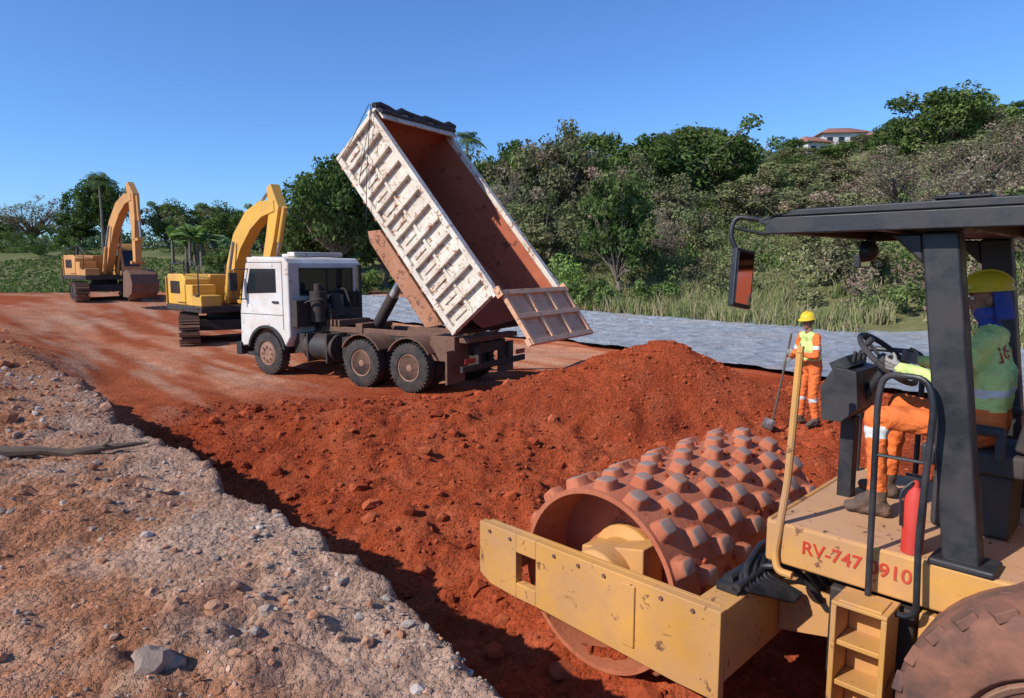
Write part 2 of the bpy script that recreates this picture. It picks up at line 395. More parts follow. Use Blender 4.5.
# fallen branch
mb=MB(); bx=[(-4.75,5.4),(-4.5,5.46),(-4.15,5.5),(-3.95,5.58),(-3.75,5.62),(-3.5,5.70),(-3.3,5.84),(-3.2,5.86)]
mb.tube([(p[0],p[1]+.02*math.sin(k*2.1),gh(*p)+.045+.018*math.sin(k*2.7)) for k,p in enumerate(bx)],.04,9,rs=[.055,.046,.05,.038,.042,.03,.02,.008])
mb.tube([(-3.55,5.70,gh(-3.5,5.7)+.05),(-3.42,5.66,gh(-3.4,5.66)+.12),(-3.36,5.6,gh(-3.4,5.6)+.2)],.012,6,rs=[.018,.012,.005])
mb.obj('fallen_branch',None,M_wood)

# ---------------------------------------------------------------- foliage
def unit(a): return a/np.maximum(np.linalg.norm(a,axis=-1,keepdims=True),1e-6)
def leafcloud(cent,rad,per,size,col,r=rng,aspect=.55,squash=.8):
    k=len(cent); n_=k*per
    d=unit(r.normal(size=(n_,3))); rr=r.uniform(.25,1.15,n_)**.6
    cr=np.repeat(rad,per); c=np.repeat(cent,per,0)+d*(cr*rr)[:,None]*np.array([1,1,squash])
    nrm=unit(d*.75+r.normal(size=(n_,3))*.8+np.array([0,0,.35]))
    u=unit(np.cross(nrm,r.normal(size=(n_,3)))); v=np.cross(nrm,u)
    sz=(size*r.uniform(.5,1.4,n_))[:,None]
    V=np.stack([c-u*sz,c+v*sz*aspect,c+u*sz,c-v*sz*aspect],1).reshape(-1,3)
    Fq=np.arange(n_*4).reshape(-1,4)
    C=np.repeat(col,per,0)*r.uniform(.7,1.35,(n_,1)); C=np.repeat(C,4,0)
    return V,Fq,C
def tree_mesh(name,seed,H,R,palette,nclump=55,per=230,leaf=.16,base=.3,bare=0,sq=.75,trunk=.16):
    r=np.random.default_rng(seed); random.seed(seed)
    cz=H*(base+(1-base)/2); hz=H*(1-base)/2
    d=unit(r.normal(size=(nclump,3))); rr=r.uniform(.25,1,nclump)**.55
    lob=1+.22*np.sin(np.arctan2(d[:,1],d[:,0])*3+seed)+.16*r.normal(size=nclump)
    cent=d*rr[:,None]*np.array([R,R,hz])*.82*lob[:,None]; cent[:,2]+=cz; cent[:,2]=np.clip(cent[:,2],H*base*.8,H)
    rad=R*r.uniform(.11,.26,nclump)
    P_=np.array(palette); col=P_[r.integers(0,len(P_),nclump)]*r.uniform(.65,1.4,(nclump,1))
    V,Fq,C=leafcloud(cent,rad,per,leaf,col,r)
    mb=MB(); fork=H*(base+.05)
    tp=[(0,0,-.4),(0.05*R,0.02*R,fork*.4),(-.04*R,.05*R,fork*.75),(0,0,fork)]
    mb.tube(tp,.2,8,rs=[trunk*1.4,trunk,trunk*.85,trunk*.7])
    for k in range(0,nclump,2 if bare==0 else 1):
        c=cent[k]; m=(c*.5+np.array([0,0,fork])*.5)+r.normal(size=3)*R*.07
        mb.tube([(0,0,fork*r.uniform(.75,1)),tuple(m),tuple(c)],.05,5,rs=[trunk*.5,trunk*.28,trunk*.08])
        for j in range(2 if bare==0 else 6):
            e=c+unit(r.normal(size=3))*rad[k]*1.2
            mb.tube([tuple(m*.3+c*.7),tuple(e)],.02,4,rs=[trunk*.12,trunk*.04])
    tv=np.array(mb.v); tfa=np.array([f for f in mb.f if len(f)==4])
    VV=np.concatenate([tv,V]); FF=np.concatenate([tfa,Fq+len(tv)])
    mi=np.concatenate([np.zeros(len(tfa)),np.ones(len(Fq))]); CC=np.concatenate([np.full((len(tv),3),.15),C])
    return np_mesh(name,VV,FF,[M_bark,M_leaf],mi,CC,False)
DG=[(.085,.13,.04),(.10,.15,.048),(.068,.105,.034),(.12,.15,.055)]
MG=[(.15,.205,.062),(.17,.22,.072),(.115,.165,.052)]
OL=[(.21,.22,.10),(.24,.235,.12),(.165,.19,.085),(.20,.175,.10)]
BR=[(.28,.215,.155),(.31,.25,.18),(.23,.195,.125),(.28,.19,.15),(.19,.19,.105)]
LG=[(.21,.30,.08),(.18,.27,.07),(.23,.32,.10)]
TM={ 'dark':tree_mesh('dark_crown_tree',1,10,5.6,DG,125,120,.19,.28,trunk=.28),
 'dark2':tree_mesh('dark_crown_tree_b',2,8,3.2,DG,80,105,.15,.18,trunk=.17),
 'mid':tree_mesh('green_tree',3,9,4.3,MG+DG,90,115,.17,.22,trunk=.22),
 'mid2':tree_mesh('green_tree_b',4,8,4.6,MG+OL,90,115,.17,.2,trunk=.22),
 'olive':tree_mesh('olive_tree',5,8,3.9,OL,90,105,.15,.15,trunk=.18),
 'olive2':tree_mesh('olive_tree_b',6,9,4.2,OL+BR,90,105,.15,.15,trunk=.18),
 'bare':tree_mesh('sparse_tree',7,7,3.2,BR,60,50,.08,.2,1,trunk=.13)}
def tree(kind,name,x,y,H,W=None,rz=0):
    me=TM[kind]; bh={'dark':10,'dark2':8,'mid':9,'mid2':8,'olive':8,'olive2':9,'bare':7}[kind]; bw={'dark':11.2,'dark2':6.4,'mid':8.6,'mid2':9.2,'olive':7.8,'olive2':8.4,'bare':6.4}[kind]
    sc=H/bh; sw=(W/bw) if W else sc
    o=add_obj(name,me); o.location=(x,y,gh(x,y)-.1); o.scale=(sw,sw,sc); o.rotation_euler=(0,0,rz); return o
T=[('dark','broadleaf_tree',-11.3,45,9.2,8.2),('mid','broadleaf_tree',-14.5,50,6.6,7),('dark2','broadleaf_tree',-8.5,47,7.5,6),
('mid2','broadleaf_tree',-5.5,58,8.4,9),
('dark','broadleaf_tree',-57,97,10.5,9.5),('mid2','broadleaf_tree',-50,100,7,9),('bare','bare_tree',-72,104,8.5,12),
('dark2','broadleaf_tree',-63,100,6.5,8),('mid','broadleaf_tree',-84,112,6,10),('mid','broadleaf_tree',-40,100,6,10),('mid2','broadleaf_tree',-45,104,7,10),('mid2','broadleaf_tree',-31,90,6.6,9),('olive2','broadleaf_tree',-27,92,5.5,9),('mid','broadleaf_tree',-35,96,6.4,9),('bare','bare_tree',-24,86,6.5,8),
('mid','broadleaf_tree',-21,78,5.6,8),('dark2','broadleaf_tree',-17,66,6.8,7),
('mid2','broadleaf_tree',-2.5,62,9.8,9),('dark','broadleaf_tree',0.5,66,10.6,9),('olive2','broadleaf_tree',3.6,62,11.2,9),('bare','bare_tree',-1.6,52,9.2,7),('mid','broadleaf_tree',7,66,10.6,9),
('dark2','broadleaf_tree',5.9,38.5,8.0,5.2),('olive','broadleaf_tree',2,48,6.5,7),('olive2','broadleaf_tree',8.5,55,8.0,7),
('dark','broadleaf_tree',15.2,61,9.6,13),('dark','broadleaf_tree',19.5,66,8.8,10),('mid','broadleaf_tree',11,62,9.2,8),('olive2','broadleaf_tree',11.5,52,6.0,7),
('olive','broadleaf_tree',20,56,5.4,8),('olive','broadleaf_tree',25,62,5.4,8),('olive2','broadleaf_tree',30,66,4.4,9),('dark2','broadleaf_tree',33,80,4.2,6),
('mid','broadleaf_tree',45.5,74,9.4,11),('mid2','broadleaf_tree',50,77,7.6,10),('dark','broadleaf_tree',43,78,6.5,7),('bare','bare_tree',27,48,5.8,8),('bare','bare_tree',31,46,6.4,8),('bare','bare_tree',24,38,5.3,6),
('olive','broadleaf_tree',38,60,5.0,9),('olive2','broadleaf_tree',46,62,5,9),('dark2','broadleaf_tree',24.5,31,3.8,5),('olive','broadleaf_tree',28,33,5,6.5),('olive2','broadleaf_tree',18,42,4.6,6.5),('bare','bare_tree',36,44,6,8),('bare','bare_tree',20,31,3.8,5),('bare','bare_tree',22.5,29,4.4,5.5),('olive','broadleaf_tree',16,33,3,4.5),('bare','bare_tree',9,44,5,5),
('olive','broadleaf_tree',44,108,3.8,9),('olive2','broadleaf_tree',60,120,2.6,9),('mid2','broadleaf_tree',68,126,2.6,8),('dark2','broadleaf_tree',77,122,4.5,7),('mid','broadleaf_tree',60,96,3,8),('olive2','broadleaf_tree',54,98,3,8),('mid','broadleaf_tree',47,100,3.4,8),('dark2','broadleaf_tree',52.5,132,5,6),('mid','broadleaf_tree',85,120,6,10),('olive','broadleaf_tree',92,128,6,10)]
for k,(kind,nm,x,y,H,W) in enumerate(T): tree(kind,nm,x,y,H,W,k*1.37)

cs=[];rs=[];co=[]
r=np.random.default_rng(55)
cnt=0
while cnt<820:
    x=r.uniform(-6,75); y=r.uniform(16,85); q_=QQ(x,y)
    if cnt>760: x=r.uniform(38,90); y=r.uniform(86,132); q_=QQ(x,y)
    if q_<.8 or abs(x)>y*.95: continue
    if q_<5 and 6<x<14 and r.random()<.6: continue
    sz=r.uniform(.5,1.7)*(.7 if q_<5 else (1 if q_<12 else 1.3)); 
    if cnt>760: sz*=1.1
    z=float(ground_h(np.array([x]),np.array([y]),False)[0])
    br=r.random(); palx=BR if (x/y>.46 and br<.6) else (OL if br<.72 else MG)
    for j in range(6):
        cs.append((x+r.normal()*sz*.6,y+r.normal()*sz*.6,z+sz*r.uniform(.1,1.15))); rs.append(sz*r.uniform(.25,.6)); co.append(np.array(palx[r.integers(0,len(palx))])*r.uniform(.65,1.4))
    cnt+=1
V_,F_,C_=leafcloud(np.array(cs),np.array(rs),95,.085,np.array(co),r)
add_obj('hillside_shrubs',np_mesh('hillside_shrubs',V_,F_,[M_leaf],None,C_))
cs=[];rs=[];co=[]
for (x,y,sz,pl) in [(2.9,39,1.9,LG),(1.2,41,1.4,LG),(4.4,37,1.2,MG),(-3,46,1.5,OL),(-6,48,1.7,MG),(0,50,2.2,OL),(3,52,2.6,BR),(6,48,2.2,OL),(-10,43.5,1.3,MG),(-13.5,46,1.5,DG),(8.5,42,1.8,OL),(10,46,2.4,BR),(13,47,2.4,OL),(7.5,36,1.1,MG),(-1,44,1.2,OL),(9.5,39,1.4,OL),(-16,49,1.5,OL),(-19,56,1.6,MG),(-8,52,2.2,DG),(-2,56,2.6,MG),(3,57,2.8,OL),(8,58,2.6,MG),(13,54,2.8,DG),
 (-44,70,1.4,OL),(-50,78,1.8,MG),(-28,66,1.3,MG),(-58,84,2.0,DG),(-36,80,1.7,OL),(-24,62,1.1,OL),(-66,90,2,MG),(-30,56,.9,MG),(-46,60,1.0,OL),(-40,88,2,DG)]:
    z=gh(x,y)
    for j in range(14): cs.append((x+r.normal()*sz*.55,y+r.normal()*sz*.5,z+sz*r.uniform(.1,1.3))); rs.append(sz*r.uniform(.2,.45)); co.append(np.array(pl[r.integers(0,len(pl))])*r.uniform(.7,1.35))
V_,F_,C_=leafcloud(np.array(cs),np.array(rs),120,.11,np.array(co),r)
add_obj('bushes',np_mesh('bushes',V_,F_,[M_leaf],None,C_))
cs=[];rs=[];co=[]
for k in range(520):
    t=r.uniform(0,1); x=-190+t*330; y=125+r.uniform(0,30)+ (20 if x>0 else 0); z=float(ground_h(np.array([x]),np.array([y]),False)[0])
    hh=(2.5+4.5*vnoise(np.array([x*.06]),np.array([2.]),3)[0])*r.uniform(.3,1)
    if 50<x<115: hh*=.4
    cs.append((x,y,z+hh)); rs.append(r.uniform(1.2,2.4)); co.append(np.array((DG+MG+OL)[r.integers(0,9)])*r.uniform(.8,1.2)+np.array([.015,.03,.05]))  # bluish lift in the leaf colour paints distance haze
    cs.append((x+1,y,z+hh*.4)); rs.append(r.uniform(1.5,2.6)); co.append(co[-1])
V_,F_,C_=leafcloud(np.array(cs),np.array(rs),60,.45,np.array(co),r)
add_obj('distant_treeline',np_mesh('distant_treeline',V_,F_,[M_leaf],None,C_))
def blades(name,px,py,hmin,hmax,cols,w=.012,clump=6):
    n0=len(px); px=np.repeat(px,clump)+r.normal(size=n0*clump)*.07; py=np.repeat(py,clump)+r.normal(size=n0*clump)*.07
    n_=len(px); z=ground_h(px,py,False); h=r.uniform(hmin,hmax,n_)*np.repeat(r.uniform(.5,1.1,n0),clump)
    a=r.uniform(0,2*np.pi,n_); lean=r.uniform(.1,.6,n_)*h; la=r.uniform(0,2*np.pi,n_)
    dx,dy=np.cos(a)*w,np.sin(a)*w; ww=(1+np.hypot(px,py)/25)
    dx,dy=dx*ww,dy*ww
    b0=np.stack([px-dx,py-dy,z-.02],1); b1=np.stack([px+dx,py+dy,z-.02],1)
    m0=np.stack([px+dx*.8+np.cos(la)*lean*.35,py+dy*.8+np.sin(la)*lean*.35,z+h*.6],1); m1=m0-np.stack([dx*1.6,dy*1.6,0*dx],1)
    tp=np.stack([px+np.cos(la)*lean,py+np.sin(la)*lean,z+h*.97],1)
    V=np.stack([b0,b1,m0,m1,tp],1).reshape(-1,3); k=np.arange(n_)*5
    F1=np.stack([k,k+1,k+2],1);F2=np.stack([k,k+2,k+3],1);F3=np.stack([k+3,k+2,k+4],1)
    c=np.array(cols)[r.integers(0,len(cols),n0)]; c=np.repeat(np.repeat(c,clump,0)*r.uniform(.75,1.25,(n_,1)),5,0)
    add_obj(name,np_mesh(name,V,np.concatenate([F1,F2,F3]),[M_leaf],None,c))
px=r.uniform(-4,45,60000); py=r.uniform(14,60,60000); q_=QQ(px,py); k=(q_>-.3)&(q_<16)&(fbm(px,py,.25,3,91)>.44)&(np.abs(px)<py*.9)
blades('tall_dry_grass',px[k][:12500],py[k][:12500],.3,1.1,[(.40,.34,.19),(.34,.30,.16),(.26,.27,.11),(.44,.37,.23),(.20,.25,.09),(.18,.23,.08)],.010)
px=r.uniform(-80,6,22000); py=r.uniform(43,105,22000); k=(np.abs(px)<py*.8)&(fbm(px,py,.08,3,93)>.42)
blades('meadow_grass',px[k],py[k],.10,.30,[(.17,.22,.08),(.20,.24,.09),(.27,.26,.13),(.13,.18,.06)],.03,3)
px=r.uniform(-9,-2,300); py=r.uniform(4.5,14,300); s_,l_=SL(px,py); k=(s_<-1.2)&(s_>-6)
blades('dry_grass_tufts',px[k][:36],py[k][:36],.05,.16,[(.38,.32,.18),(.25,.24,.10)],.003,10)

def palm(name,x,y,H,fr=22,L=3.2,seed=1,cl=(.14,.19,.07)):
    r_=np.random.default_rng(seed); mb=MB(); mb.tube([(0,0,-.3),(.1,0,H*.5),(0,.1,H)],.2,8,rs=[.22,.17,.14])
    tv=np.array(mb.v); tf=np.array([f for f in mb.f if len(f)==4]); V=[];F=[]
    for k in range(fr):
        a=k*2.4+r_.uniform(-.3,.3); el=r_.uniform(-.3,1.25); ln=L*r_.uniform(.8,1.1); pts=[]
        for j in range(14):
            t=j/13; pts.append(np.array([math.cos(a)*math.cos(el)*ln*t,math.sin(a)*math.cos(el)*ln*t,H+math.sin(el)*ln*t-1.3*t*t*ln*.45]))
        sd=np.array([-math.sin(a),math.cos(a),0])
        for j in range(1,14):
            w_=.75*math.sin(math.pi*(j/14)**.7)+.1
            for sg in (-1,1):
                p=pts[j]; tip=p+sd*sg*w_+np.array([0,0,-.35*w_])+(pts[j]-pts[j-1])*.8
                b_=len(V); V+=[p-(pts[j]-pts[j-1])*.25,p+(pts[j]-pts[j-1])*.25,tip+.02,tip-.02]; F.append((b_,b_+1,b_+2,b_+3))
    V=np.array(V); F=np.array(F)
    me=np_mesh(name,np.concatenate([tv,V]),np.concatenate([tf,F+len(tv)]),[M_bark,M_leaf],np.concatenate([np.zeros(len(tf)),np.ones(len(F))]),np.concatenate([np.full((len(tv),3),.1),np.tile(np.array(cl),(len(V),1))*r_.uniform(.7,1.3,(len(V),1))]))
    o=add_obj(name,me); o.location=(x,y,gh(x,y)); return o
palm('palm_tree',-4.5,70,11.2,L=1.9,seed=3); palm('palm_tree',-54.5,92,9.5,L=2.4,seed=4)
def banana(x,y,seed):
    r_=np.random.default_rng(seed); V=[];F=[];mb=MB()
    for st in range(5):
        ox,oy=r_.normal(size=2)*1.1; H=r_.uniform(1.4,2.4)
        mb.tube([(ox,oy,-.2),(ox,oy,H*.5),(ox,oy,H)],.1,6,rs=[.16,.13,.08])
        for k in range(9):
            a=r_.uniform(0,6.3); el=r_.uniform(.6,1.45); ln=r_.uniform(1.8,2.8); prev=None
            for j in range(9):
                t=j/8; c=np.array([ox+math.cos(a)*math.cos(el)*ln*t,oy+math.sin(a)*math.cos(el)*ln*t,H+math.sin(el)*ln*t-ln*.5*t*t])
                w_=.33*math.sin(math.pi*min(1,t*.93+.05))**.6; sd=np.array([-math.sin(a),math.cos(a),-.25])*w_; sd2=np.array([math.sin(a),-math.cos(a),-.25])*w_
                b_=len(V); V+=[c+sd,c,c+sd2]
                if prev is not None: F+=[(prev,prev+1,b_+1,b_),(prev+1,prev+2,b_+2,b_+1)]
                prev=b_
    tv=np.array(mb.v); tf=np.array([f for f in mb.f if len(f)==4]); V=np.array(V);F=np.array(F)
    me=np_mesh('banana_plant',np.concatenate([tv,V]),np.concatenate([tf,F+len(tv)]),[M_bark,M_leaf],np.concatenate([np.zeros(len(tf)),np.ones(len(F))]),np.concatenate([np.full((len(tv),3),.1),np.tile(np.array((.20,.28,.10)),(len(V),1))]))
    o=add_obj('banana_plant',me); o.location=(x,y,gh(x,y)); o.scale=(1.3,)*3
banana(-36,74,1); banana(-34,73,2)

mb=MB()
for k in range(16):
    x=-38+k*2.2; y=58+k*.25; z=gh(x,y); mb.box((x,y,z+.6),(.12,.12,1.3),0)
for hh in (.5,1.0):
    mb.tube([(-38+k*2.2,58+k*.25,gh(-38+k*2.2,58+k*.25)+hh) for k in range(16)],.012,4)
mb.obj('wire_fence',None,M_wood)

# ---------------------------------------------------------------- houses on the ridge
M_wall=paint('white_render_wall',(.66,.63,.58),.8,.25,(.45,.38,.3),scale=.6); M_tile=paint('red_roof_tiles',(.36,.15,.10),.8,.4,(.25,.12,.08),scale=.8)
def house(x,y,w,d,h,rz,st=2,dz=1.5):
    e=empty('hillside_house',(x,y,gh(x,y)+dz),(0,0,rz)); MB().bb(-w/2,w/2,-d/2,d/2,-4,h).obj('walls',e,M_wall)
    rw,rd=w/2+.6,d/2+.6; mb=MB(); mb.add([(-rw,-rd,h),(rw,-rd,h),(rw,rd,h),(-rw,rd,h),(-rw*.45,0,h+1.5),(rw*.45,0,h+1.5),(-rw,-rd,h+.18),(rw,-rd,h+.18),(rw,rd,h+.18),(-rw,rd,h+.18)],[(0,3,2,1),(0,1,7,6),(1,2,8,7),(2,3,9,8),(3,0,6,9),(6,7,5,4),(7,8,5),(8,9,4,5),(9,6,4)]); mb.obj('roof',e,M_tile)
    g_=MB(); fr=MB()
    for fl in range(st):
        for k in range(int(w/2.2)):
            xx=-w/2+1.3+k*2.2; g_.box((xx,-d/2-.02,h-1.3-fl*2.8),(1.1,.04,1.2)); fr.box((xx,-d/2-.03,h-1.95-fl*2.8),(1.3,.12,.1)); fr.box((xx,-d/2-.03,h-.65-fl*2.8),(1.3,.1,.08))
    g_.obj('windows',e,M_glass); fr.obj('window_sills',e,M_wall)
house(58.5,138,5,5,2.0,.3,1,.3); house(65.5,141,8,6,2.8,-.1,1,.8); house(73.5,140,6,6,2.4,.2,1,.6)
house(101,142,8,7,3.6,.15); house(108,146,8,7,4.5,-.15)

# ================================================================= DUMP TRUCK
TR=empty('dump_truck',(-1.44,14.47,gh(-2,14)+.0),(0,0,math.radians(148)))
def wheel(mb,c,r,w,side,tm=0,rm=1,n=36,dish=.09,lugs=True):
    c=Vector(c); a=Vector((0,side,0)); h=w/2
    pr=[(-h,r*.58),(-h,r*.86),(-h*.85,r*.96),(-h*.5,r),(h*.5,r),(h*.85,r*.96),(h,r*.86),(h*.97,r*.60),(h*.80,r*.57)]
    mb.lathe(c,a,pr,n,tm)
    mb.lathe(c,a,[(h*.80,r*.565),(h*.92,r*.55),(h*.85,r*.50),(h*.85-dish,r*.44),(h*.85-dish,r*.25),(h*.85-dish*.2,r*.22),(h*.85,r*.10)],n,rm)
    for k in range(8):
        t=k*math.pi/4; p=c+a*(h*.85-dish)+Vector((math.cos(t),0,math.sin(t)))*r*.33
        mb.cyl(p,p+a*.035,.018,n=6,mi=rm)
    if lugs:
        for k in range(n):
            t=2*math.pi*k/n
            R=Matrix.Rotation(-t,3,'Y')
            for sg in (-1,1):
                p=c+Vector((math.cos(t+.05*sg)*r*.965,sg*w*.25,math.sin(t+.05*sg)*r*.965))
                mb.box(p,(r*.10,w*.36,.035),tm,rot=R)
mb=MB(); 
for sd in (1,-1):
    wheel(mb,(4.3,sd*1.02,.5),.5,.28,sd,dish=-.02)
    for x in (0,1.3):
        wheel(mb,(x,sd*1.06,.5),.5,.27,sd,dish=.12); wheel(mb,(x,sd*.74,.5),.5,.27,sd,lugs=False)
mb.obj('wheels',TR,[M_rub,M_rim])
mb=MB()
for sd in (1,-1):
    mb.bb(-1.25,5.1,sd*.42-.04,sd*.42+.04,.78,1.02)
    for x in (0,1.3): mb.box((x,sd*.5,.74),(1.0,.08,.10))
for x in (-1.2,-.6,.65,2.0,3.0,4.9): mb.bb(x-.05,x+.05,-.38,.38,.8,1.0)
for x in (0,1.3,4.3): mb.cyl((x,-1,.5),(x,1,.5),.08,n=12)
for x in (0,1.3): mb.lathe((x,0,.5),(1,0,0),[(-.22,.08),(-.1,.22),(.1,.22),(.22,.08)],16)
mb.cyl((1.3,0,.55),(3.4,0,.8),.05,n=10)
mb.bb(-1.32,-1.25,-1.15,1.15,.5,.62)
mb.bb(-1.3,-1.2,.5,.6,.55,.95); mb.bb(-1.3,-1.2,-.6,-.5,.55,.95)
mb.bb(1.95,2.12,.47,.9,.5,.98)
mb.obj('chassis_frame',TR,M_dark,.008)
mb=MB(); mb.cyl((2.25,.82,.72),(3.15,.82,.72),.30,n=24); mb.bb(2.35,2.4,.5,1.13,.4,1.04); mb.bb(2.95,3.0,.5,1.13,.4,1.04)
mb.cyl((2.3,-.8,.72),(3.1,-.8,.72),.28,n=20); mb.bb(3.25,3.6,.5,.95,.55,1.0)
mb.obj('fuel_tank',TR,M_dark,.01)
mb=MB()
for sd in (1,-1):
    for x0 in (0,1.3):
        arc=[(x0+.62*math.cos(t),.5+.62*math.sin(t)) for t in np.linspace(.55,math.pi-.55,9)]
        prof=arc+[(p[0]*.97+x0*.03,p[1]-.025) for p in reversed(arc)]
        mb.prism(prof,sd*.62,sd*1.2)
mb.bb(-.98,-.94,.62,1.2,.25,.9); mb.bb(-.98,-.94,-1.2,-.62,.25,.9)
mb.obj('mudguards',TR,M_rust)
mb=MB(); mb.bb(-1.25,3.2,-.47,-.37,1.03,1.15); mb.bb(-1.25,3.2,.37,.47,1.03,1.15); mb.bb(-1.27,-1.05,-.9,.9,1.04,1.14)
mb.bb(-1.0,-.4,.48,.98,.66,1.16); mb.bb(1.9,2.1,-.5,.5,1.03,1.25); 
for k in range(4): mb.bb(2.6+.12*k,2.66+.12*k,-.5,.5,1.16,1.3)
mb.obj('tipping_subframe',TR,M_rust,.01)
arch=[(4.3+.63*math.cos(t),.5+.63*math.sin(t)) for t in np.linspace(.25,math.pi-.25,12)]
prof=[(3.50,.92),(3.50,2.56),(3.62,2.70),(4.75,2.74),(4.98,2.60),(5.16,1.85),(5.24,1.45),(5.26,.62)]+arch
mb=MB(); mb.prism(prof,-1.14,1.14); cab=mb.obj('cab_body',TR,M_white,.045,seg=3)
mb=MB()
mb.prism([(3.92,2.46),(3.92,1.92),(4.95,1.88),(4.96,1.97),(4.80,2.46)],1.135,1.150)
mb.prism([(3.92,2.46),(3.92,1.92),(4.95,1.88),(4.96,1.97),(4.80,2.46)],-1.150,-1.135)
mb.bb(3.488,3.502,-.80,.80,1.88,2.44)
mb.add([(4.985,-1.0,2.56),(4.985,1.0,2.56),(5.17,1.0,1.88),(5.17,-1.0,1.88),(4.97,-1.0,2.55),(4.97,1.0,2.55),(5.14,1.0,1.86),(5.14,-1.0,1.86)],[(0,1,2,3),(7,6,5,4),(0,4,5,1),(1,5,6,2),(2,6,7,3),(3,7,4,0)])
mb.obj('windows',TR,M_glass,.004)
mb=MB()
def frame_x(mb,x,y0,y1,z0,z1,t=.05,d=.02):
    mb.bb(x-d,x,y0-t,y1+t,z0-t,z0); mb.bb(x-d,x,y0-t,y1+t,z1,z1+t); mb.bb(x-d,x,y0-t,y0,z0,z1); mb.bb(x-d,x,y1,y1+t,z0,z1)
frame_x(mb,3.500,-.80,.80,1.88,2.44,.035,.022); mb.bb(3.47,3.498,-.02,.02,1.88,2.44)
for sd in (1,-1):
    y0,y1=(1.141,1.147) if sd>0 else (-1.147,-1.141)
    mb.bb(3.70,3.715,y0,y1,1.08,2.62); mb.bb(3.715,5.0,y0,y1,2.60,2.612)
    mb.box((3.95,sd*1.155,1.70),(.2,.03,.05)); mb.bb(3.715,5.2,y0,y1,1.40,1.412)
    a0=[(4.3+.66*math.cos(t),.5+.66*math.sin(t)) for t in np.linspace(.2,math.pi-.2,14)]; a1=[(4.3+.60*math.cos(t),.5+.60*math.sin(t)) for t in np.linspace(math.pi-.2,.2,14)]
    mb.prism(a0+a1,sd*1.0,sd*1.19)
    mb.tube(rounded([(4.85,sd*1.1,2.45),(5.1,sd*1.4,2.45),(5.1,sd*1.4,1.75),(4.95,sd*1.12,1.75)],.08),.014)
    mb.box((5.1,sd*1.40,2.15),(.06,.2,.42)); mb.box((4.35,sd*1.05,.62),(.3,.1,.02))
mb.bb(5.2,5.38,-1.18,1.18,.42,.72); mb.bb(5.245,5.27,-.85,.85,.9,1.4)
mb.bb(4.6,5.0,1.05,1.16,.42,.5)
mb.obj('cab_trim',TR,M_blk,.008)
mb=MB(); mb.box((4.45,0,2.775),(.5,.6,.07)); mb.box((5.1,0,2.68),(.16,1.9,.10)); mb.box((3.85,.0,2.79),(.25,1.5,.10)); mb.obj('roof_hatch_and_visor',TR,M_white,.02)
mb=MB(); mb.cyl((3.2,.55,1.25),(3.2,.55,1.95),.20,n=20); mb.cyl((3.2,.55,1.95),(3.2,.55,2.12),.10,n=14); mb.tube(rounded([(3.2,.55,1.6),(3.3,.0,1.75),(3.4,-.4,1.3)],.2),.08,10)
mb.cyl((3.15,-.7,1.0),(3.15,-.7,2.55),.07,n=14); mb.bb(2.9,3.45,-.5,.45,1.05,1.55); mb.cyl((2.95,.15,1.35),(3.1,.15,1.85),.13,n=14)
mb.tube(rounded([(2.9,-.2,1.5),(3.1,-.2,2.0),(3.45,.1,1.9),(3.45,.3,1.5)],.1),.03,8); mb.tube(rounded([(2.8,.1,1.1),(2.9,.7,1.8),(3.3,.9,1.7),(3.4,.9,1.2)],.12),.022,8)
mb.bb(3.3,3.48,.6,1.1,1.15,1.75)
mb.bb(3.3,3.48,-.95,-.5,1.2,1.9)
mb.obj('engine_and_air_filter',TR,M_dark,.015)
BED=empty('dump_bed',(-1.15,0,1.22),(0,math.radians(-50),0),TR)
Lb=4.55
mb=MB(); mb.bb(0,Lb,-1.14,1.14,0,.06); mb.obj('bed_floor',BED,M_bedfl)
mb=MB(); 
for sd in (1,-1): mb.bb(0.002,Lb-.05,min(sd*1.14,sd*1.155),max(sd*1.14,sd*1.155),.062,1.2)
mb.bb(Lb-.05,Lb-.03,-1.14,1.14,.062,1.3); mb.obj('bed_lining',BED,M_bedin)
mb=MB()
for sd in (1,-1):
    A=lambda a,b:(min(sd*a,sd*b),max(sd*a,sd*b))
    y0,y1=A(1.157,1.175); mb.bb(0,Lb,y0,y1,0,1.2,0)
    y0,y1=A(1.135,1.28); mb.bb(-.05,Lb+.02,y0,y1,1.202,1.31,0)
    y0,y1=A(1.177,1.25); mb.bb(0,Lb,y0,y1,.0,.12,0)
    if sd>0: mb.bb(0,Lb,1.177,1.215,.60,.66,0)
    for k in range(13):
        x=.06+k*(Lb-.12)/12; y0,y1=A(1.179,1.262); mb.bb(x-.045,x+.045,y0,y1,.122,1.2,0)
        if k<12 and sd>0:
            xm=x+(Lb-.12)/24; mb.box((xm,1.19,.38),(.10,.025,.34),0)
mb.bb(Lb-.028,Lb+.03,-1.2,1.2,0,1.38,0)
for k in range(5): mb.bb(Lb+.032,Lb+.10,-1.1+k*.52,-1.0+k*.52,0,1.35,0)
mb.bb(Lb-.30,Lb+.04,-1.2,1.2,1.383,1.42,0)
mb.obj('bed_sides',BED,[M_bedw],.007)
mb=MB(); mb.bb(0,Lb,-.45,-.33,-.2,-.003); mb.bb(0,Lb,.33,.45,-.2,-.003)
for k in range(10): mb.bb(.2+k*.46,.28+k*.46,-1.12,1.12,-.12,-.005)
mb.prism([(.35,-.13),(2.75,-.13),(2.95,-.40),(2.75,-.50),(.55,-.5)],.95,1.14); mb.prism([(.35,-.13),(2.75,-.13),(2.95,-.45),(.55,-.5)],-1.14,-.95)
mb.obj('bed_underframe_and_guards',BED,M_bedr,.01)
mb=MB(); V=[];F=[]; nx,ny=40,16
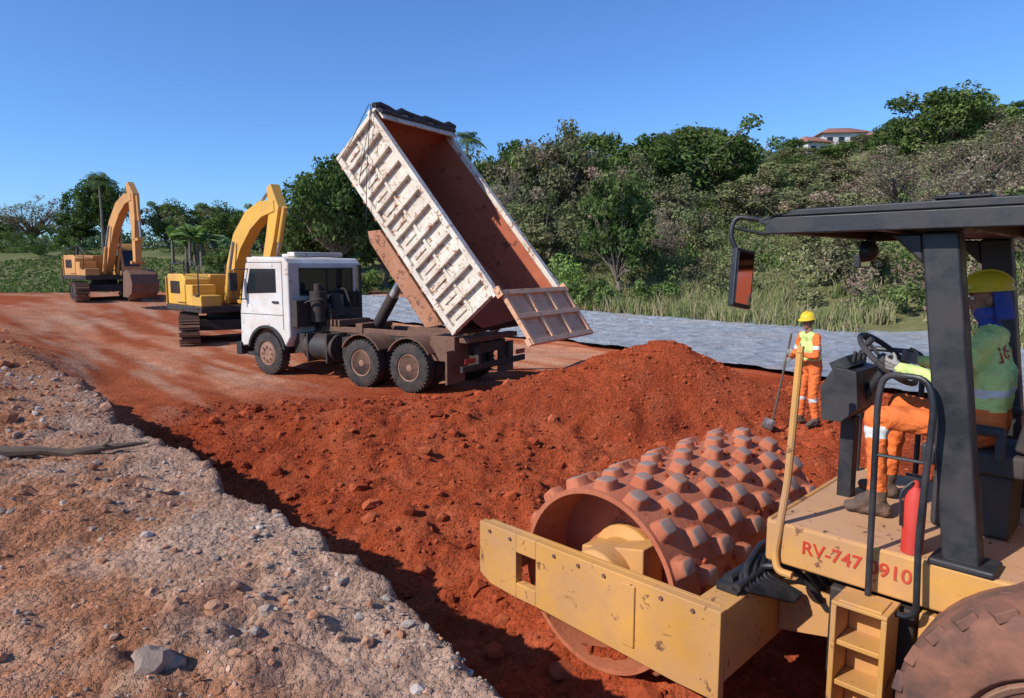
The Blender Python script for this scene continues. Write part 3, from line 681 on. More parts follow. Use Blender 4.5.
for i_ in range(nx):
    for j_ in range(ny):
        u_=i_/(nx-1)*2.6+.02; v_=-1.1+j_/(ny-1)*2.2
        V.append((u_,v_,.065+max(0,(.30*abs(v_)**2*(1-u_/2.6)+.10*float(vnoise(u_*3,v_*3,4))*(1-u_/2.6)-.02))))
for i_ in range(nx-1):
    for j_ in range(ny-1): k=i_*ny+j_; F.append((k,k+1,k+ny+1,k+ny))
M_clay=paint('loose_clay',RED,.95,.5,(.36,.10,.05),0,scale=8,bs=1)
mb.add(V,F); mb.obj('clay_residue',BED,M_clay)
mb=MB(); mb.tube([(Lb-.02+.05*math.sin(k*1.7),-1.3+k*.2,1.46+.015*math.sin(k*2.3)) for k in range(14)],.1,10,rs=[.055+.012*math.sin(k*2.9) for k in range(14)])
mb.tube([(Lb-.15,-1.2+k*.2,1.45+.02*math.sin(k*1.3)) for k in range(13)],.04,8)
mb.obj('rolled_tarpaulin',BED,M_tarp)
mb=MB()
for a_,b_ in (((Lb,1.32,1.45),(Lb-.9,1.36,.2)),((Lb+.05,1.34,1.4),(Lb-.3,1.5,.0)),((Lb+.05,1.3,1.4),(Lb-1.6,1.33,-.2)),((Lb,-1.3,1.4),(Lb-1.3,-1.3,1.2))): 
    a_,b_=Vector(a_),Vector(b_); mb.tube([a_,a_*.5+b_*.5+Vector((-.12,.05,-.1)),b_],.008,5)
mb.obj('tarpaulin_ropes',BED,M_blk)
TG=empty('tailgate',(-.03,0,1.33),(0,math.radians(-4),0),BED)
mb=MB(); mb.bb(-1.12,0,-1.2,1.2,-.02,.0,0)
for x in (-1.1,-.56,-.04): mb.bb(x-.05,x+.05,-1.22,1.22,.002,.075,0)
for k in range(4): y=-1.16+k*2.32/3; mb.bb(-1.048,-.612,y-.05,y+.05,.002,.07,0); mb.bb(-.508,-.092,y-.05,y+.05,.002,.07,0)
mb.cyl((0,-1.3,.02),(0,1.3,.02),.035,n=10); mb.bb(-.1,.1,1.223,1.28,-.06,.08); mb.bb(-.1,.1,-1.28,-1.223,-.06,.08)
mb.bb(-1.14,-1.0,1.2,1.26,-.05,.05)
mb.obj('tailgate_panel',TG,[paint('tailgate_paint',(.80,.46,.27),.65,.45,(.64,.29,.14),.14,(.28,.11,.055),3)],.008)
mb=MB(); pb=Matrix.Rotation(math.radians(-50),3,'Y')@Vector((2.5,0,-.1))+Vector((-1.15,0,1.22)); p0=Vector((2.0,0,1.05)); d=(pb-p0)
mb.cyl(p0,p0+d*.4,.13,n=16); mb.cyl(p0+d*.4,p0+d*.7,.105,n=16,mi=1); mb.cyl(p0+d*.7,pb,.08,n=16,mi=1)
mb.obj('hydraulic_ram',TR,[M_dark,M_steel])
mb=MB(); mb.bb(-1.34,-1.322,.75,1.1,.66,.76); mb.bb(-1.34,-1.322,-1.1,-.75,.66,.76); mb.obj('tail_lamps',TR,M_tail,.005)

# ================================================================= EXCAVATORS
def ribbon(mb,pts,hs,y0,y1,mi=0):
    pts=[Vector((p[0],0,p[1])) for p in pts]; up=[];dn=[]
    for i_,p in enumerate(pts):
        t=(pts[min(i_+1,len(pts)-1)]-pts[max(i_-1,0)]).normalized(); n_=Vector((-t.z,0,t.x)); up.append(p+n_*hs[i_]/2); dn.append(p-n_*hs[i_]/2)
    mb.prism([(p.x,p.z) for p in up]+[(p.x,p.z) for p in reversed(dn)],y0,y1,mi)
def excavator(x,y,z,rz,swing,M,bucketM,boom,arm,bk):
    E=empty('excavator',(x,y,z),(0,0,rz)); UC=empty('undercarriage',(0,0,0),(0,0,swing),E)
    mb=MB(); sh=MB()
    for sd in (1,-1):
        yc=sd*1.15
        st=[(1.75+.42*math.cos(t),.43+.42*math.sin(t)) for t in np.linspace(-math.pi/2,math.pi/2,9)]+[(-1.75+.42*math.cos(t),.43+.42*math.sin(t)) for t in np.linspace(math.pi/2,3*math.pi/2,9)]
        inner=[(p[0]*.93,(p[1]-.43)*.80+.43) for p in st]
        mb.prism(inner,yc-.2,yc+.2,1)
        per=3.5*2+2*math.pi*.42; ns=44
        for k in range(ns):
            dd=per*k/ns
            if dd<3.5: px_,pz_,an=-1.75+dd,.85,0
            elif dd<3.5+math.pi*.42: t=(dd-3.5)/.42; px_,pz_,an=1.75+.42*math.sin(t),.43+.42*math.cos(t),t
            elif dd<7+math.pi*.42: px_,pz_,an=1.75-(dd-3.5-math.pi*.42),.01,math.pi
            else: t=(dd-7-math.pi*.42)/.42; px_,pz_,an=-1.75-.42*math.sin(t),.43-.42*math.cos(t),math.pi+t
            sh.box((px_,yc,pz_),(.16,.6,.05),0,rot=Matrix.Rotation(an,3,'Y')); sh.box((px_+.05*math.sin(an),yc,pz_+.05*math.cos(an)),(.03,.6,.05),0,rot=Matrix.Rotation(an,3,'Y'))
        for k in range(6): mb.cyl((-1.35+k*.54,yc-.24,.2),(-1.35+k*.54,yc+.24,.2),.13,n=14,mi=1)
        for xx in (1.75,-1.75): mb.cyl((xx,yc-.24,.43),(xx,yc+.24,.43),.33,n=20,mi=1)
    mb.bb(-1.2,1.2,-.95,.95,.45,.8,1); mb.cyl((0,0,.8),(0,0,1.03),.6,n=24,mi=1)
    mb.obj('track_frame',UC,[M,M_dark],.01); sh.obj('track_shoes',UC,M_rust)
    mb=MB(); mb.bb(-1.9,1.3,-1.3,1.3,1.04,1.25,1); 
    mb.prism([(-1.7,1.252),(-1.7,2.30),(-.35,2.30),(-.05,2.12),(-.05,1.252)],-1.28,-.42); mb.prism([(-1.7,1.252),(-1.7,2.28),(-.15,2.28),(-.15,1.252)],-.418,1.28); mb.bb(-.045,.55,-1.28,-.5,1.252,1.95); mb.bb(.555,1.25,-1.28,-.6,1.252,1.62)
    mb.obj('upper_house',E,[M,M_dark],.04)
    mb=MB()
    for k in range(7): mb.box((-1.35+k*.13,-1.29,1.85),(.07,.02,.42))
    mb.bb(-.75,-.1,-1.30,-1.283,1.33,1.36); mb.bb(-.06,-.04,-1.295,-1.283,1.27,1.95)
    for k in range(6): mb.box((-1.4+k*.2,.3,2.295),(.1,.7,.02))
    for zz in (1.2,1.62): mb.box((.95,-1.3,zz),(.4,.08,.03))
    mb.obj('grilles_and_steps',E,M_dark)
    mb=MB()
    arcp=[(-1.72-.90*math.cos(t),1.32*math.sin(t)) for t in np.linspace(-1.35,1.35,11)]
    n_=len(arcp); v=[(p[0],p[1],1.06) for p in arcp]+[(p[0],p[1],2.20) for p in arcp]
    mb.add(v,[tuple(range(n_)),tuple(range(2*n_-1,n_-1,-1))]+[(k,(k+1)%n_,(k+1)%n_+n_,k+n_) for k in range(n_)]); mb.obj('counterweight',E,M,.05)
    mb=MB(); mb.cyl((-1.1,-.8,2.25),(-1.1,-.8,2.7),.07,n=12)
    mb.tube(rounded([(.9,-1.2,1.6),(.9,-1.2,2.5),(.2,-1.2,2.8),(-.3,-1.2,2.75),(-.3,-1.2,2.25)],.1),.022,6); mb.tube(rounded([(-1.6,-1.2,2.28),(-1.6,-1.2,2.65),(-.5,-1.2,2.65)],.1),.022,6)
    mb.bb(-1.6,-.2,1.282,1.29,1.35,1.95); mb.obj('exhaust_and_rails',E,M_blk)
    cp=[(-.12,1.26),(-.12,2.75),(.0,2.88),(1.0,2.88),(1.35,2.55),(1.55,1.75),(1.5,1.26)]
    mb=MB(); mb.prism(cp,.36,1.30); mb.obj('cab',E,M,.04)
    mb=MB(); 
    for yy0,yy1 in ((1.297,1.312),(.348,.363)): mb.prism([(.05,1.85),(.05,2.7),(.5,2.7),(.5,1.85)],yy0,yy1); mb.prism([(.58,1.5),(.58,2.7),(.98,2.7),(1.25,2.5),(1.45,1.75),(1.42,1.5)],yy0,yy1)
    mb.add([(1.03,.45,2.85),(1.03,1.2,2.85),(1.37,1.2,2.52),(1.37,.45,2.52),(1.565,.45,1.72),(1.565,1.2,1.72)],[(0,1,2,3),(3,2,5,4)]); mb.bb(-.135,-.12,.5,1.15,1.95,2.65)
    mb.obj('cab_windows',E,M_glass)
    mb=MB(); ribbon(mb,boom,[.42,.58,.70,.66,.5,.34],-.18,.18); mb.obj('boom',E,M,.02)
    mb=MB(); ribbon(mb,arm,[.30,.60,.52,.36,.28],-.15,.15); mb.obj('arm',E,M,.02)
    mb=MB()
    bm_=boom[2]
    for sg in (-1,1): mb.cyl((1.0,sg*.33,1.35),(1.0+(bm_[0]-1.0)*.55,sg*.33,1.35+(bm_[1]-1.35)*.55),.09,n=12,mi=0); mb.cyl((1.0+(bm_[0]-1.0)*.55,sg*.33,1.35+(bm_[1]-1.35)*.55),(bm_[0],sg*.28,bm_[1]),.05,n=10,mi=1)
    a0=Vector((boom[2][0],0,boom[2][1]+.45)); a1=Vector((arm[0][0],0,arm[0][1]))
    mb.cyl(a0,a0.lerp(a1,.6),.09,n=12); mb.cyl(a0.lerp(a1,.6),a1,.05,n=10,mi=1)
    b0=Vector((arm[1][0]+.42,0,arm[1][1])); b1=Vector((arm[3][0]+.5,0,arm[3][1]+.1)); mb.cyl(b0,b0.lerp(b1,.6),.08,n=12); mb.cyl(b0.lerp(b1,.6),b1,.045,n=10,mi=1)
    mb.box(tuple((b1+Vector((-.25,0,-.1)))),(.55,.3,.12)); mb.cyl((arm[4][0],-.3,arm[4][1]),(arm[4][0],.3,arm[4][1]),.08,n=12)
    mb.tube([(boom[0][0],.22,boom[0][1]+.3),(boom[2][0],.22,boom[2][1]+.42),(boom[4][0],.22,boom[4][1]+.3)],.03,6); mb.obj('hydraulic_cylinders',E,[M,M_steel])
    ox,oz=bk; bp=[(0,.0),(.35,.12),(.75,-.1),(.95,-.55),(.80,-1.0),(.35,-1.22),(-.2,-1.15)]
    outer=[(ox+p[0],oz+p[1]) for p in bp]; inn=[(ox+.06+p[0]*.86,oz-.05+p[1]*.90) for p in bp]
    mb=MB(); mb.prism(outer+list(reversed(inn)),-.6,.6)
    for sg in (-1,1): mb.prism(outer,sg*.6-.02 if sg<0 else .602,sg*.6+.02 if sg>0 else -.602)
    for k in range(5): mb.box((ox-.28,-.5+k*.25,oz-1.17),(.24,.09,.06))
    mb.obj('bucket',E,bucketM,.01); return E
boomA=[(.6,1.5),(1.2,2.6),(1.9,3.75),(2.8,4.55),(3.7,4.95),(4.5,5.0)]; armA=[(4.0,5.65),(4.4,5.05),(4.45,4.1),(4.4,3.0),(4.35,1.9)]
excavator(-21.4,36,gh(-21.4,36),math.radians(-40),math.radians(-14),M_ora,M_rust,boomA,armA,(4.2,1.45))
boomB=[(.6,1.5),(1.0,2.5),(1.6,3.35),(2.5,4.0),(3.4,4.3),(4.3,4.35)]; armB=[(3.95,4.95),(4.25,4.3),(3.9,3.4),(3.45,2.5),(3.1,1.8)]
excavator(-10.0,23.8,gh(-10.0,23.8),math.radians(-45),math.radians(-20),M_yel2,M_rust,boomB,armB,(2.95,1.45))

# ================================================================= ROAD ROLLER
RR=empty('padfoot_road_roller',(1.39,5.40,-.32),(0,0,math.radians(135.4)))
mb=MB(); Rd=.655; hz=.71; W=1.15
mb.lathe((0,-W,hz),(0,1,0),[(0,Rd-.03),(0,Rd),(2*W,Rd),(2*W,Rd-.035)],72,0,cap=False)
mb.lathe((0,W,hz),(0,-1,0),[(0,Rd-.035),(.42,Rd-.05),(.42,.02)],48,0,cap=False); mb.lathe((0,-W,hz),(0,1,0),[(0,Rd-.03),(.42,Rd-.05),(.42,.02)],48,0,cap=False)
mb.obj('drum_shell',RR,[M_drum])
mb=MB(); rows=16; colsn=9
r3=np.random.default_rng(9)
for rI in range(rows):
    for cI in range(colsn):
        t=2*math.pi*(rI+.5*(cI%2))/rows; y=-W+.12+cI*(2*W-.24)/(colsn-1)
        rad=Vector((math.cos(t),0,math.sin(t))); tan=Vector((-math.sin(t),0,math.cos(t))); yy=Vector((0,1,0))
        c=Vector((0,y,hz))+rad*(Rd-.012); n8=16
        def ring_(a_,b_,h):
            out=[]
            for k in range(n8):
                th=2*math.pi*k/n8; cx_=math.copysign(abs(math.cos(th))**.5,math.cos(th)); cy_=math.copysign(abs(math.sin(th))**.5,math.sin(th))
                out.append(c+rad*h+tan*a_*cx_+yy*b_*cy_)
            return out
        hs=.080*r3.uniform(.90,1.05); jj=r3.uniform(.93,1.05); j2=r3.uniform(.95,1.12)
        v=ring_(.080*j2,.094*j2,0)+ring_(.070,.083,.02)+ring_(.062*jj,.075*jj,hs*.80)+ring_(.055*jj,.068*jj,hs*.97)+ring_(.042,.055,hs*1.03)
        f=[];mm=[]
        for q_ in range(4):
            for k in range(n8): f.append((q_*n8+k,q_*n8+(k+1)%n8,(q_+1)*n8+(k+1)%n8,(q_+1)*n8+k)); mm.append(1 if q_>=3 else 0)
        f.append(tuple(4*n8+k for k in range(n8))); mm.append(1); f.append(tuple(k for k in reversed(range(n8)))); mm.append(0)
        b0=len(mb.v); mb.v+=[tuple(p) for p in v]; mb.f+=[tuple(i_+b0 for i_ in q2) for q2 in f]; mb.m+=mm
o=mb.obj('drum_pads',RR,[M_drum,M_padtop],smooth=False); o.data.polygons.foreach_set('use_smooth',[True]*len(o.data.polygons)); o.data.set_sharp_from_angle(angle=math.radians(55))
# clay lumps stuck between the pads
nl=420; th=rng.uniform(0,2*np.pi,nl); yy_=rng.uniform(-W+.05,W-.05,nl); ls=rng.uniform(.012,.04,nl)
cen=np.stack([np.cos(th)*(Rd+.002),yy_,hz+np.sin(th)*(Rd+.002)],1)
Vl=(iv[None]*(1+rng.uniform(-.25,.25,(nl,len(iv),1)))*ls[:,None,None]*.8+cen[:,None,:]).reshape(-1,3); Fl=(itf[None]+(np.arange(nl)*len(iv))[:,None,None]).reshape(-1,3)
add_obj('stuck_clay',np_mesh('stuck_clay',Vl,Fl,[M_stone],None,np.repeat(pal(nl,[(.44,.11,.05),(.38,.085,.036)]),len(iv),0)),RR)
mb=MB()
zt,zb=.92,.42
for sd in (1,-1):
    y0,y1=(1.24,1.31) if sd>0 else (-1.31,-1.24)
    mb.prism([(1.02,zt),(1.02,.50),(.90,zb+.02),(.62,zb),(.62,zt)],y0,y1)
    mb.prism([(.62,zt),(.62,.78),(.42,.78),(.42,zt)],y0,y1); mb.prism([(.62,.54),(.62,zb),(.42,zb),(.42,.54)],y0,y1)
    mb.prism([(.42,zt),(.42,zb),(-.75,zb-.06),(-1.04,.36),(-1.04,zt)],y0,y1)
    a,b_=(1.20,1.238) if sd>0 else (-1.238,-1.20); mb.bb(-1.0,.98,a,b_,zt-.07,zt-.002)
    a,b_=(1.312,1.325) if sd>0 else (-1.325,-1.312); mb.bb(-.45,-.35,a,b_,.46,.88)
mb.bb(.90,1.02,-1.238,1.238,.46,.60)
mb.bb(-1.04,-.84,-1.238,1.238,.46,.915)
mb.prism([(-1.042,.86),(-1.042,.5),(-1.42,.58),(-1.42,.84)],-.5,.5)
mb.obj('drum_frame',RR,[M_yel],.01)
mb=MB()
for sd in (1,-1):
    for k in range(9):
        mb.cyl((.9-k*.22,sd*1.31,zt-.05),(.9-k*.22,sd*1.322,zt-.05),.014,n=6) if k not in (2,) else None
mb.obj('frame_bolts',RR,[M_rust])
mb=MB()
for sd in (1,-1):
    mb.prism([(-.30,.98),(.24,.86),(.24,.50),(-.30,.50)],sd*.74,sd*1.0); mb.lathe((0,sd*.735,hz),(0,sd,0),[(0,.30),(.05,.30),(.09,.22),(.4,.22),(.49,.12)],24)
mb.obj('drum_mount',RR,[M_yel],.012)
mb=MB()
for k in range(7):
    mb.tube(rounded([(-.86,-.3+k*.06,.93),(-.92,.1+k*.09,1.02+.03*(k%3)),(-.96,.55+k*.06,.99+.02*(k%2)),(-1.02,.70+.05*k,.95),(-1.2,.55+.02*k,.82)],.12),.018+.004*(k%2),8)
for k in range(4): mb.tube(rounded([(-1.35,.2+k*.1,.75),(-1.2,.3+k*.1,1.0),(-1.05,.35+.12*k,1.02),(-.9,.3+k*.12,.93)],.1),.02,8)
mb.box((-.94,.85,.945),(.14,.40,.05)); mb.cyl((-.92,.2,.96),(-.92,1.0,.98),.035,n=10); mb.cyl((-1.0,.3,.965),(-1.0,1.05,.965),.028,n=10)
mb.tube(rounded([(-1.45,.35,.9),(-1.5,.75,.65),(-1.65,.6,.5)],.12),.025,8)
mb.obj('hydraulic_hoses',RR,M_blk)
mb=MB(); mb.bb(-3.9,-1.75,-.50,.50,.62,1.10); mb.bb(-1.75,-1.42,-.26,.26,.50,1.18)
mb.bb(-3.6,-1.98,.502,.62,.78,1.22); mb.bb(-3.6,-1.98,-.62,-.502,.78,1.22)
mb.bb(-2.0,-1.92,.622,.80,.8,1.058)
mb.obj('rear_frame',RR,[M_yel],.012)
mb=MB(); mb.bb(-2.35,-1.08,-.76,.76,1.30,1.345); mb.obj('platform_floor',RR,[paint('dusty_deck',(.58,.31,.12),.8,.7,(.52,.28,.16),.08,scale=4)],.006)
mb=MB(); mb.bb(-2.36,-1.06,.762,.80,1.09,1.352); mb.bb(-2.36,-1.06,-.80,-.762,1.07,1.352); mb.bb(-1.078,-1.04,-.76,.76,1.08,1.35); mb.bb(-3.3,-2.362,.5,.84,1.18,1.36)
mb.bb(-3.9,-2.42,-.66,.66,1.25,2.02); mb.bb(-3.9,-2.78,-.74,-.67,1.12,1.24)
mb.obj('platform_sides_and_hood',RR,[M_yel],.02)
mb=MB(); 
for k in range(4):
    z=.36+k*.235; mb.bb(-1.80,-1.58,.84,1.02,z,z+.03)
mb.bb(-1.578,-1.548,.82,1.04,.28,1.06); mb.bb(-1.832,-1.802,.82,1.04,.28,1.06); mb.bb(-1.80,-1.58,.802,.838,.28,1.06); mb.bb(-1.832,-1.548,.802,1.04,1.062,1.085)
mb.obj('access_steps',RR,[M_yel],.006)
mb=MB(); mb.bb(-1.9,-1.45,.35,.79,.5,1.05); mb.obj('battery_box',RR,[M_dark],.02)
mb=MB()
for sd in (1,-1):
    c=(-2.62,sd*.93,.70); wheel(mb,c,.72,.56,sd,n=48,dish=.1,lugs=False)
    for k in range(26):
        t=2*math.pi*k/26
        for sg in (-1,1):
            tt=t+(math.pi/26 if sg>0 else 0)
            p=Vector(c)+Vector((math.cos(tt)*.694,sg*.13,math.sin(tt)*.694)); R=Matrix.Rotation(-tt,3,'Y')@Matrix.Rotation(sg*.5,3,'X')
            mb.box(p,(.05,.26,.10),0,rot=R,taper=1)
mb.cyl((-2.62,-.8,.70),(-2.62,.8,.70),.16,n=16,mi=1)
mb.obj('rear_wheels',RR,[M_rubred,M_rim],.012)
mb=MB()
for sd in (1,-1):
    mb.prism([(-2.17,1.35),(-2.00,1.35),(-1.79,3.09),(-1.96,3.09)],sd*.70-.07,sd*.70+.07); mb.box((-2.09,sd*.70,1.365),(.30,.22,.04)); mb.prism([(-1.81,2.92),(-1.79,3.085),(-1.64,3.085)],sd*.70-.05,sd*.70+.05)
mb.bb(-2.0,-1.78,-.84,.84,3.092,3.195)
mb.obj('rollover_posts',RR,[M_blk],.015)
mb=MB(); 
mb.prism([(-1.03,3.15),(-.97,3.165),(-.97,3.19),(-1.2,3.235),(-2.9,3.245),(-2.98,3.22),(-2.98,3.198),(-1.06,3.198)],-.90,.90)
mb.bb(-2.95,-1.01,.85,.898,3.10,3.196); mb.bb(-2.95,-1.01,-.898,-.85,3.10,3.196); mb.bb(-1.04,-.99,-.848,.848,3.11,3.195)
for k in range(5): mb.bb(-1.3-.35*k,-1.26-.35*k,-.848,.848,3.15,3.196) if k!=2 else None
mb.bb(-2.1,-1.85,-.86,.86,3.247,3.262); mb.box((-1.9,.62,3.27),(.06,.06,.05))
mb.obj('canopy_roof',RR,[M_blk],.012)
mx=Vector((-.89,.92,2.84)); R=Euler((.18,.10,-.25)).to_matrix()
mb=MB(); mb.tube(rounded([(-1.08,.80,3.16),(-.95,.90,3.19),(-.84,.93,3.21),(-.82,.95,3.1),(-.87,.93,2.98)],.05),.016,8); mb.tube([(-1.0,.84,3.10),(-.85,.93,3.14)],.012,6)
mb.box(mx,(.04,.16,.35),rot=R)
mb.tube([(-1.05,-.82,3.12),(-1.0,-.86,2.98)],.015,6); mb.box((-1.0,-.84,2.95),(.05,.24,.10)); mb.obj('mirror_arms',RR,[M_blk],.015)
mb=MB(); mb.box(mx+R@Vector((-.022,0,0)),(.006,.125,.31),rot=R); mb.box((-1.027,-.84,2.95),(.004,.20,.08)); mb.obj('mirror_glass',RR,[M_mirror])
mb=MB()
for (x,y) in ((-2.28,.60),(-1.15,-.6)):
    mb.lathe((x,y,3.02),(-1 if x<-2 else 1,0,0),[(-.03,.03),(0,.07),(.07,.08),(.075,.07)],16,0); mb.cyl((x,y,3.03),(x,y,3.13),.015,n=8)
mb.obj('work_lights',RR,[M_blk])
mb=MB(); mb.tube(rounded([(-1.68,.86,1.08),(-1.665,.86,2.20),(-1.68,.84,2.34),(-1.89,.84,2.34),(-1.93,.86,2.20),(-1.91,.88,1.50),(-1.93,.9,1.06),(-1.68,.86,1.04)],.08),.017,10)
mb.tube([(-1.67,.86,1.9),(-1.92,.86,1.9)],.010,6)
mb.tube(rounded([(-1.1,-.7,1.35),(-1.1,-.7,2.3),(-1.5,-.7,2.3),(-1.5,-.7,1.35)],.09),.019,10)
mb.obj('black_handrail',RR,[M_blk])
mb=MB(); mb.tube(rounded([(-1.19,.74,2.40),(-1.17,.78,1.6),(-1.13,.82,1.15),(-1.16,.84,1.06),(-1.25,.84,1.06)],.05),.023,10); mb.tube([(-1.19,.74,2.40),(-1.19,.73,2.44)],.023,8); mb.obj('yellow_handrail',RR,[M_yel])
mb=MB(); mb.prism([(-1.14,1.90),(-1.12,2.12),(-1.20,2.26),(-1.34,2.24),(-1.36,2.0),(-1.26,1.90)],-.24,.20); mb.box((-1.24,-.05,1.62),(.09,.10,.56)); mb.box((-1.22,0,2.27),(.12,.3,.08),rot=(0,.5,0)); mb.cyl((-1.28,0,1.95),(-1.45,0,2.25),.035,n=12)
for k in range(3): mb.cyl((-1.27,-.12+.1*k,2.25),(-1.29,-.12+.1*k,2.36),.012,n=8); 
mb.obj('steering_console',RR,[M_blk],.02)
mb=MB(); c=Vector((-1.46,0,2.32)); ax=Vector((-.66,0,.75)).normalized(); u=Vector((0,1,0)); w=ax.cross(u)
ring=[c+(u*math.cos(t)+w*math.sin(t))*.215 for t in np.linspace(0,2*math.pi,33)]
mb.tube(ring,.018,8)
for t in (0.5,2.6,4.7): mb.tube([c-ax*.03,c+(u*math.cos(t)+w*math.sin(t))*.21],.012,6)
mb.cyl(c-ax*.05,c+ax*.005,.05,n=14); mb.cyl(c+u*.15-w*.13,c+u*.15-w*.13+ax*.07,.02,n=10)
mb.obj('steering_wheel',RR,[M_vinyl])
mb=MB(); mb.box((-2.0,0,1.80),(.52,.50,.13)); mb.box((-2.29,0,2.10),(.12,.46,.46),rot=(0,-.18,0)); mb.box((-2.0,0,1.54),(.40,.36,.38)); mb.box((-1.98,.30,2.0),(.34,.06,.06)); mb.box((-1.98,-.30,2.02),(.34,.06,.06)); mb.box((-2.14,.30,1.93),(.05,.05,.2))
mb.obj('operator_seat',RR,[M_vinyl],.035,seg=3)
mb=MB(); mb.lathe((-1.84,.70,1.348),(0,0,1),[(0,.055),(.30,.057),(.35,.036),(.37,.018),(.41,.018)],18,0); mb.box((-1.83,.70,1.77),(.09,.03,.03),1); mb.tube(rounded([(-1.83,.72,1.75),(-1.78,.75,1.69),(-1.79,.75,1.5)],.03),.009,6,mi=1); mb.obj('fire_extinguisher',RR,[M_extr,M_blk])
def text(name,s_,size,M,parent,mat,ext=.002,target=None):
    cu=bpy.data.curves.new(name,'FONT'); cu.body=s_; cu.size=size; cu.align_x='CENTER'; cu.align_y='CENTER'; cu.extrude=ext; cu.offset=size*.012
    o=bpy.data.objects.new(name,cu); COL.objects.link(o); dg=bpy.context.evaluated_depsgraph_get()
    me=bpy.data.meshes.new_from_object(o.evaluated_get(dg)); bpy.data.objects.remove(o)
    me.transform(M); me.materials.clear(); me.materials.append(mat); return add_obj(name,me,parent)
Mx=Matrix(((-1,0,0,-1.58),(0,0,1,.803),(0,1,0,1.235),(0,0,0,1)))
text('fleet_lettering','RV-747 0910',.112,Mx,RR,M_redtxt)

# ================================================================= PEOPLE
def cloth(name,c,dirt=.2,bs=.5,sc=14):
    m,n,b=nt(name); co=N(n,'ShaderNodeTexCoord').outputs['Object']
    k=ramp(n,noise(n,co,sc*.5,5,.6,.5),[(.3,(.72,)*3),(.7,(1.1,)*3)]); cc=mix(n,1,c,k,'MULTIPLY'); cc=mix(n,ramp(n,noise(n,co,sc*.7,4),[(.5,(0,0,0)),(.8,(dirt,)*3)]),cc,(.3,.14,.08))
    n.links.new(cc,b.inputs['Base Color']); b.inputs['Roughness'].default_value=.85; bump(n,b,noise(n,co,sc,3,.55,1.5),bs,.04); return m
M_skin=cloth('skin',(.30,.155,.095),.0,.05); M_lime=cloth('lime_hi_vis_cloth',(.66,.82,.26)); M_orc=cloth('orange_hi_vis_cloth',(.85,.18,.035)); M_refl=cloth('silver_reflective_tape',(.72,.73,.70),.1,.1)
M_boot=cloth('brown_work_boot',(.11,.07,.05),.6); M_bluec=cloth('blue_neck_cloth',(.03,.07,.32)); M_glove=cloth('grey_work_glove',(.30,.28,.26),.3); M_helm=paint('yellow_helmet_shell',(.88,.62,.03),.25,.1,scale=6,bs=.02); M_hair=simple('dark_hair',(.015,.012,.01),.7)
M_eye=simple('eye_white',(.6,.58,.55),.2); M_lip=simple('lips',(.25,.09,.07),.5)
def remeshed(mb,name,vox,sm=4):
    o=mb.obj(name,None,[M_skin],smooth=False); m=o.modifiers.new('r','REMESH'); m.mode='VOXEL'; m.voxel_size=vox; s_=o.modifiers.new('s','SMOOTH'); s_.iterations=sm; s_.factor=.5
    dg=bpy.context.evaluated_depsgraph_get(); me=bpy.data.meshes.new_from_object(o.evaluated_get(dg)); bpy.data.objects.remove(o); me.name=name
    me.polygons.foreach_set('use_smooth',[True]*len(me.polygons)); return me
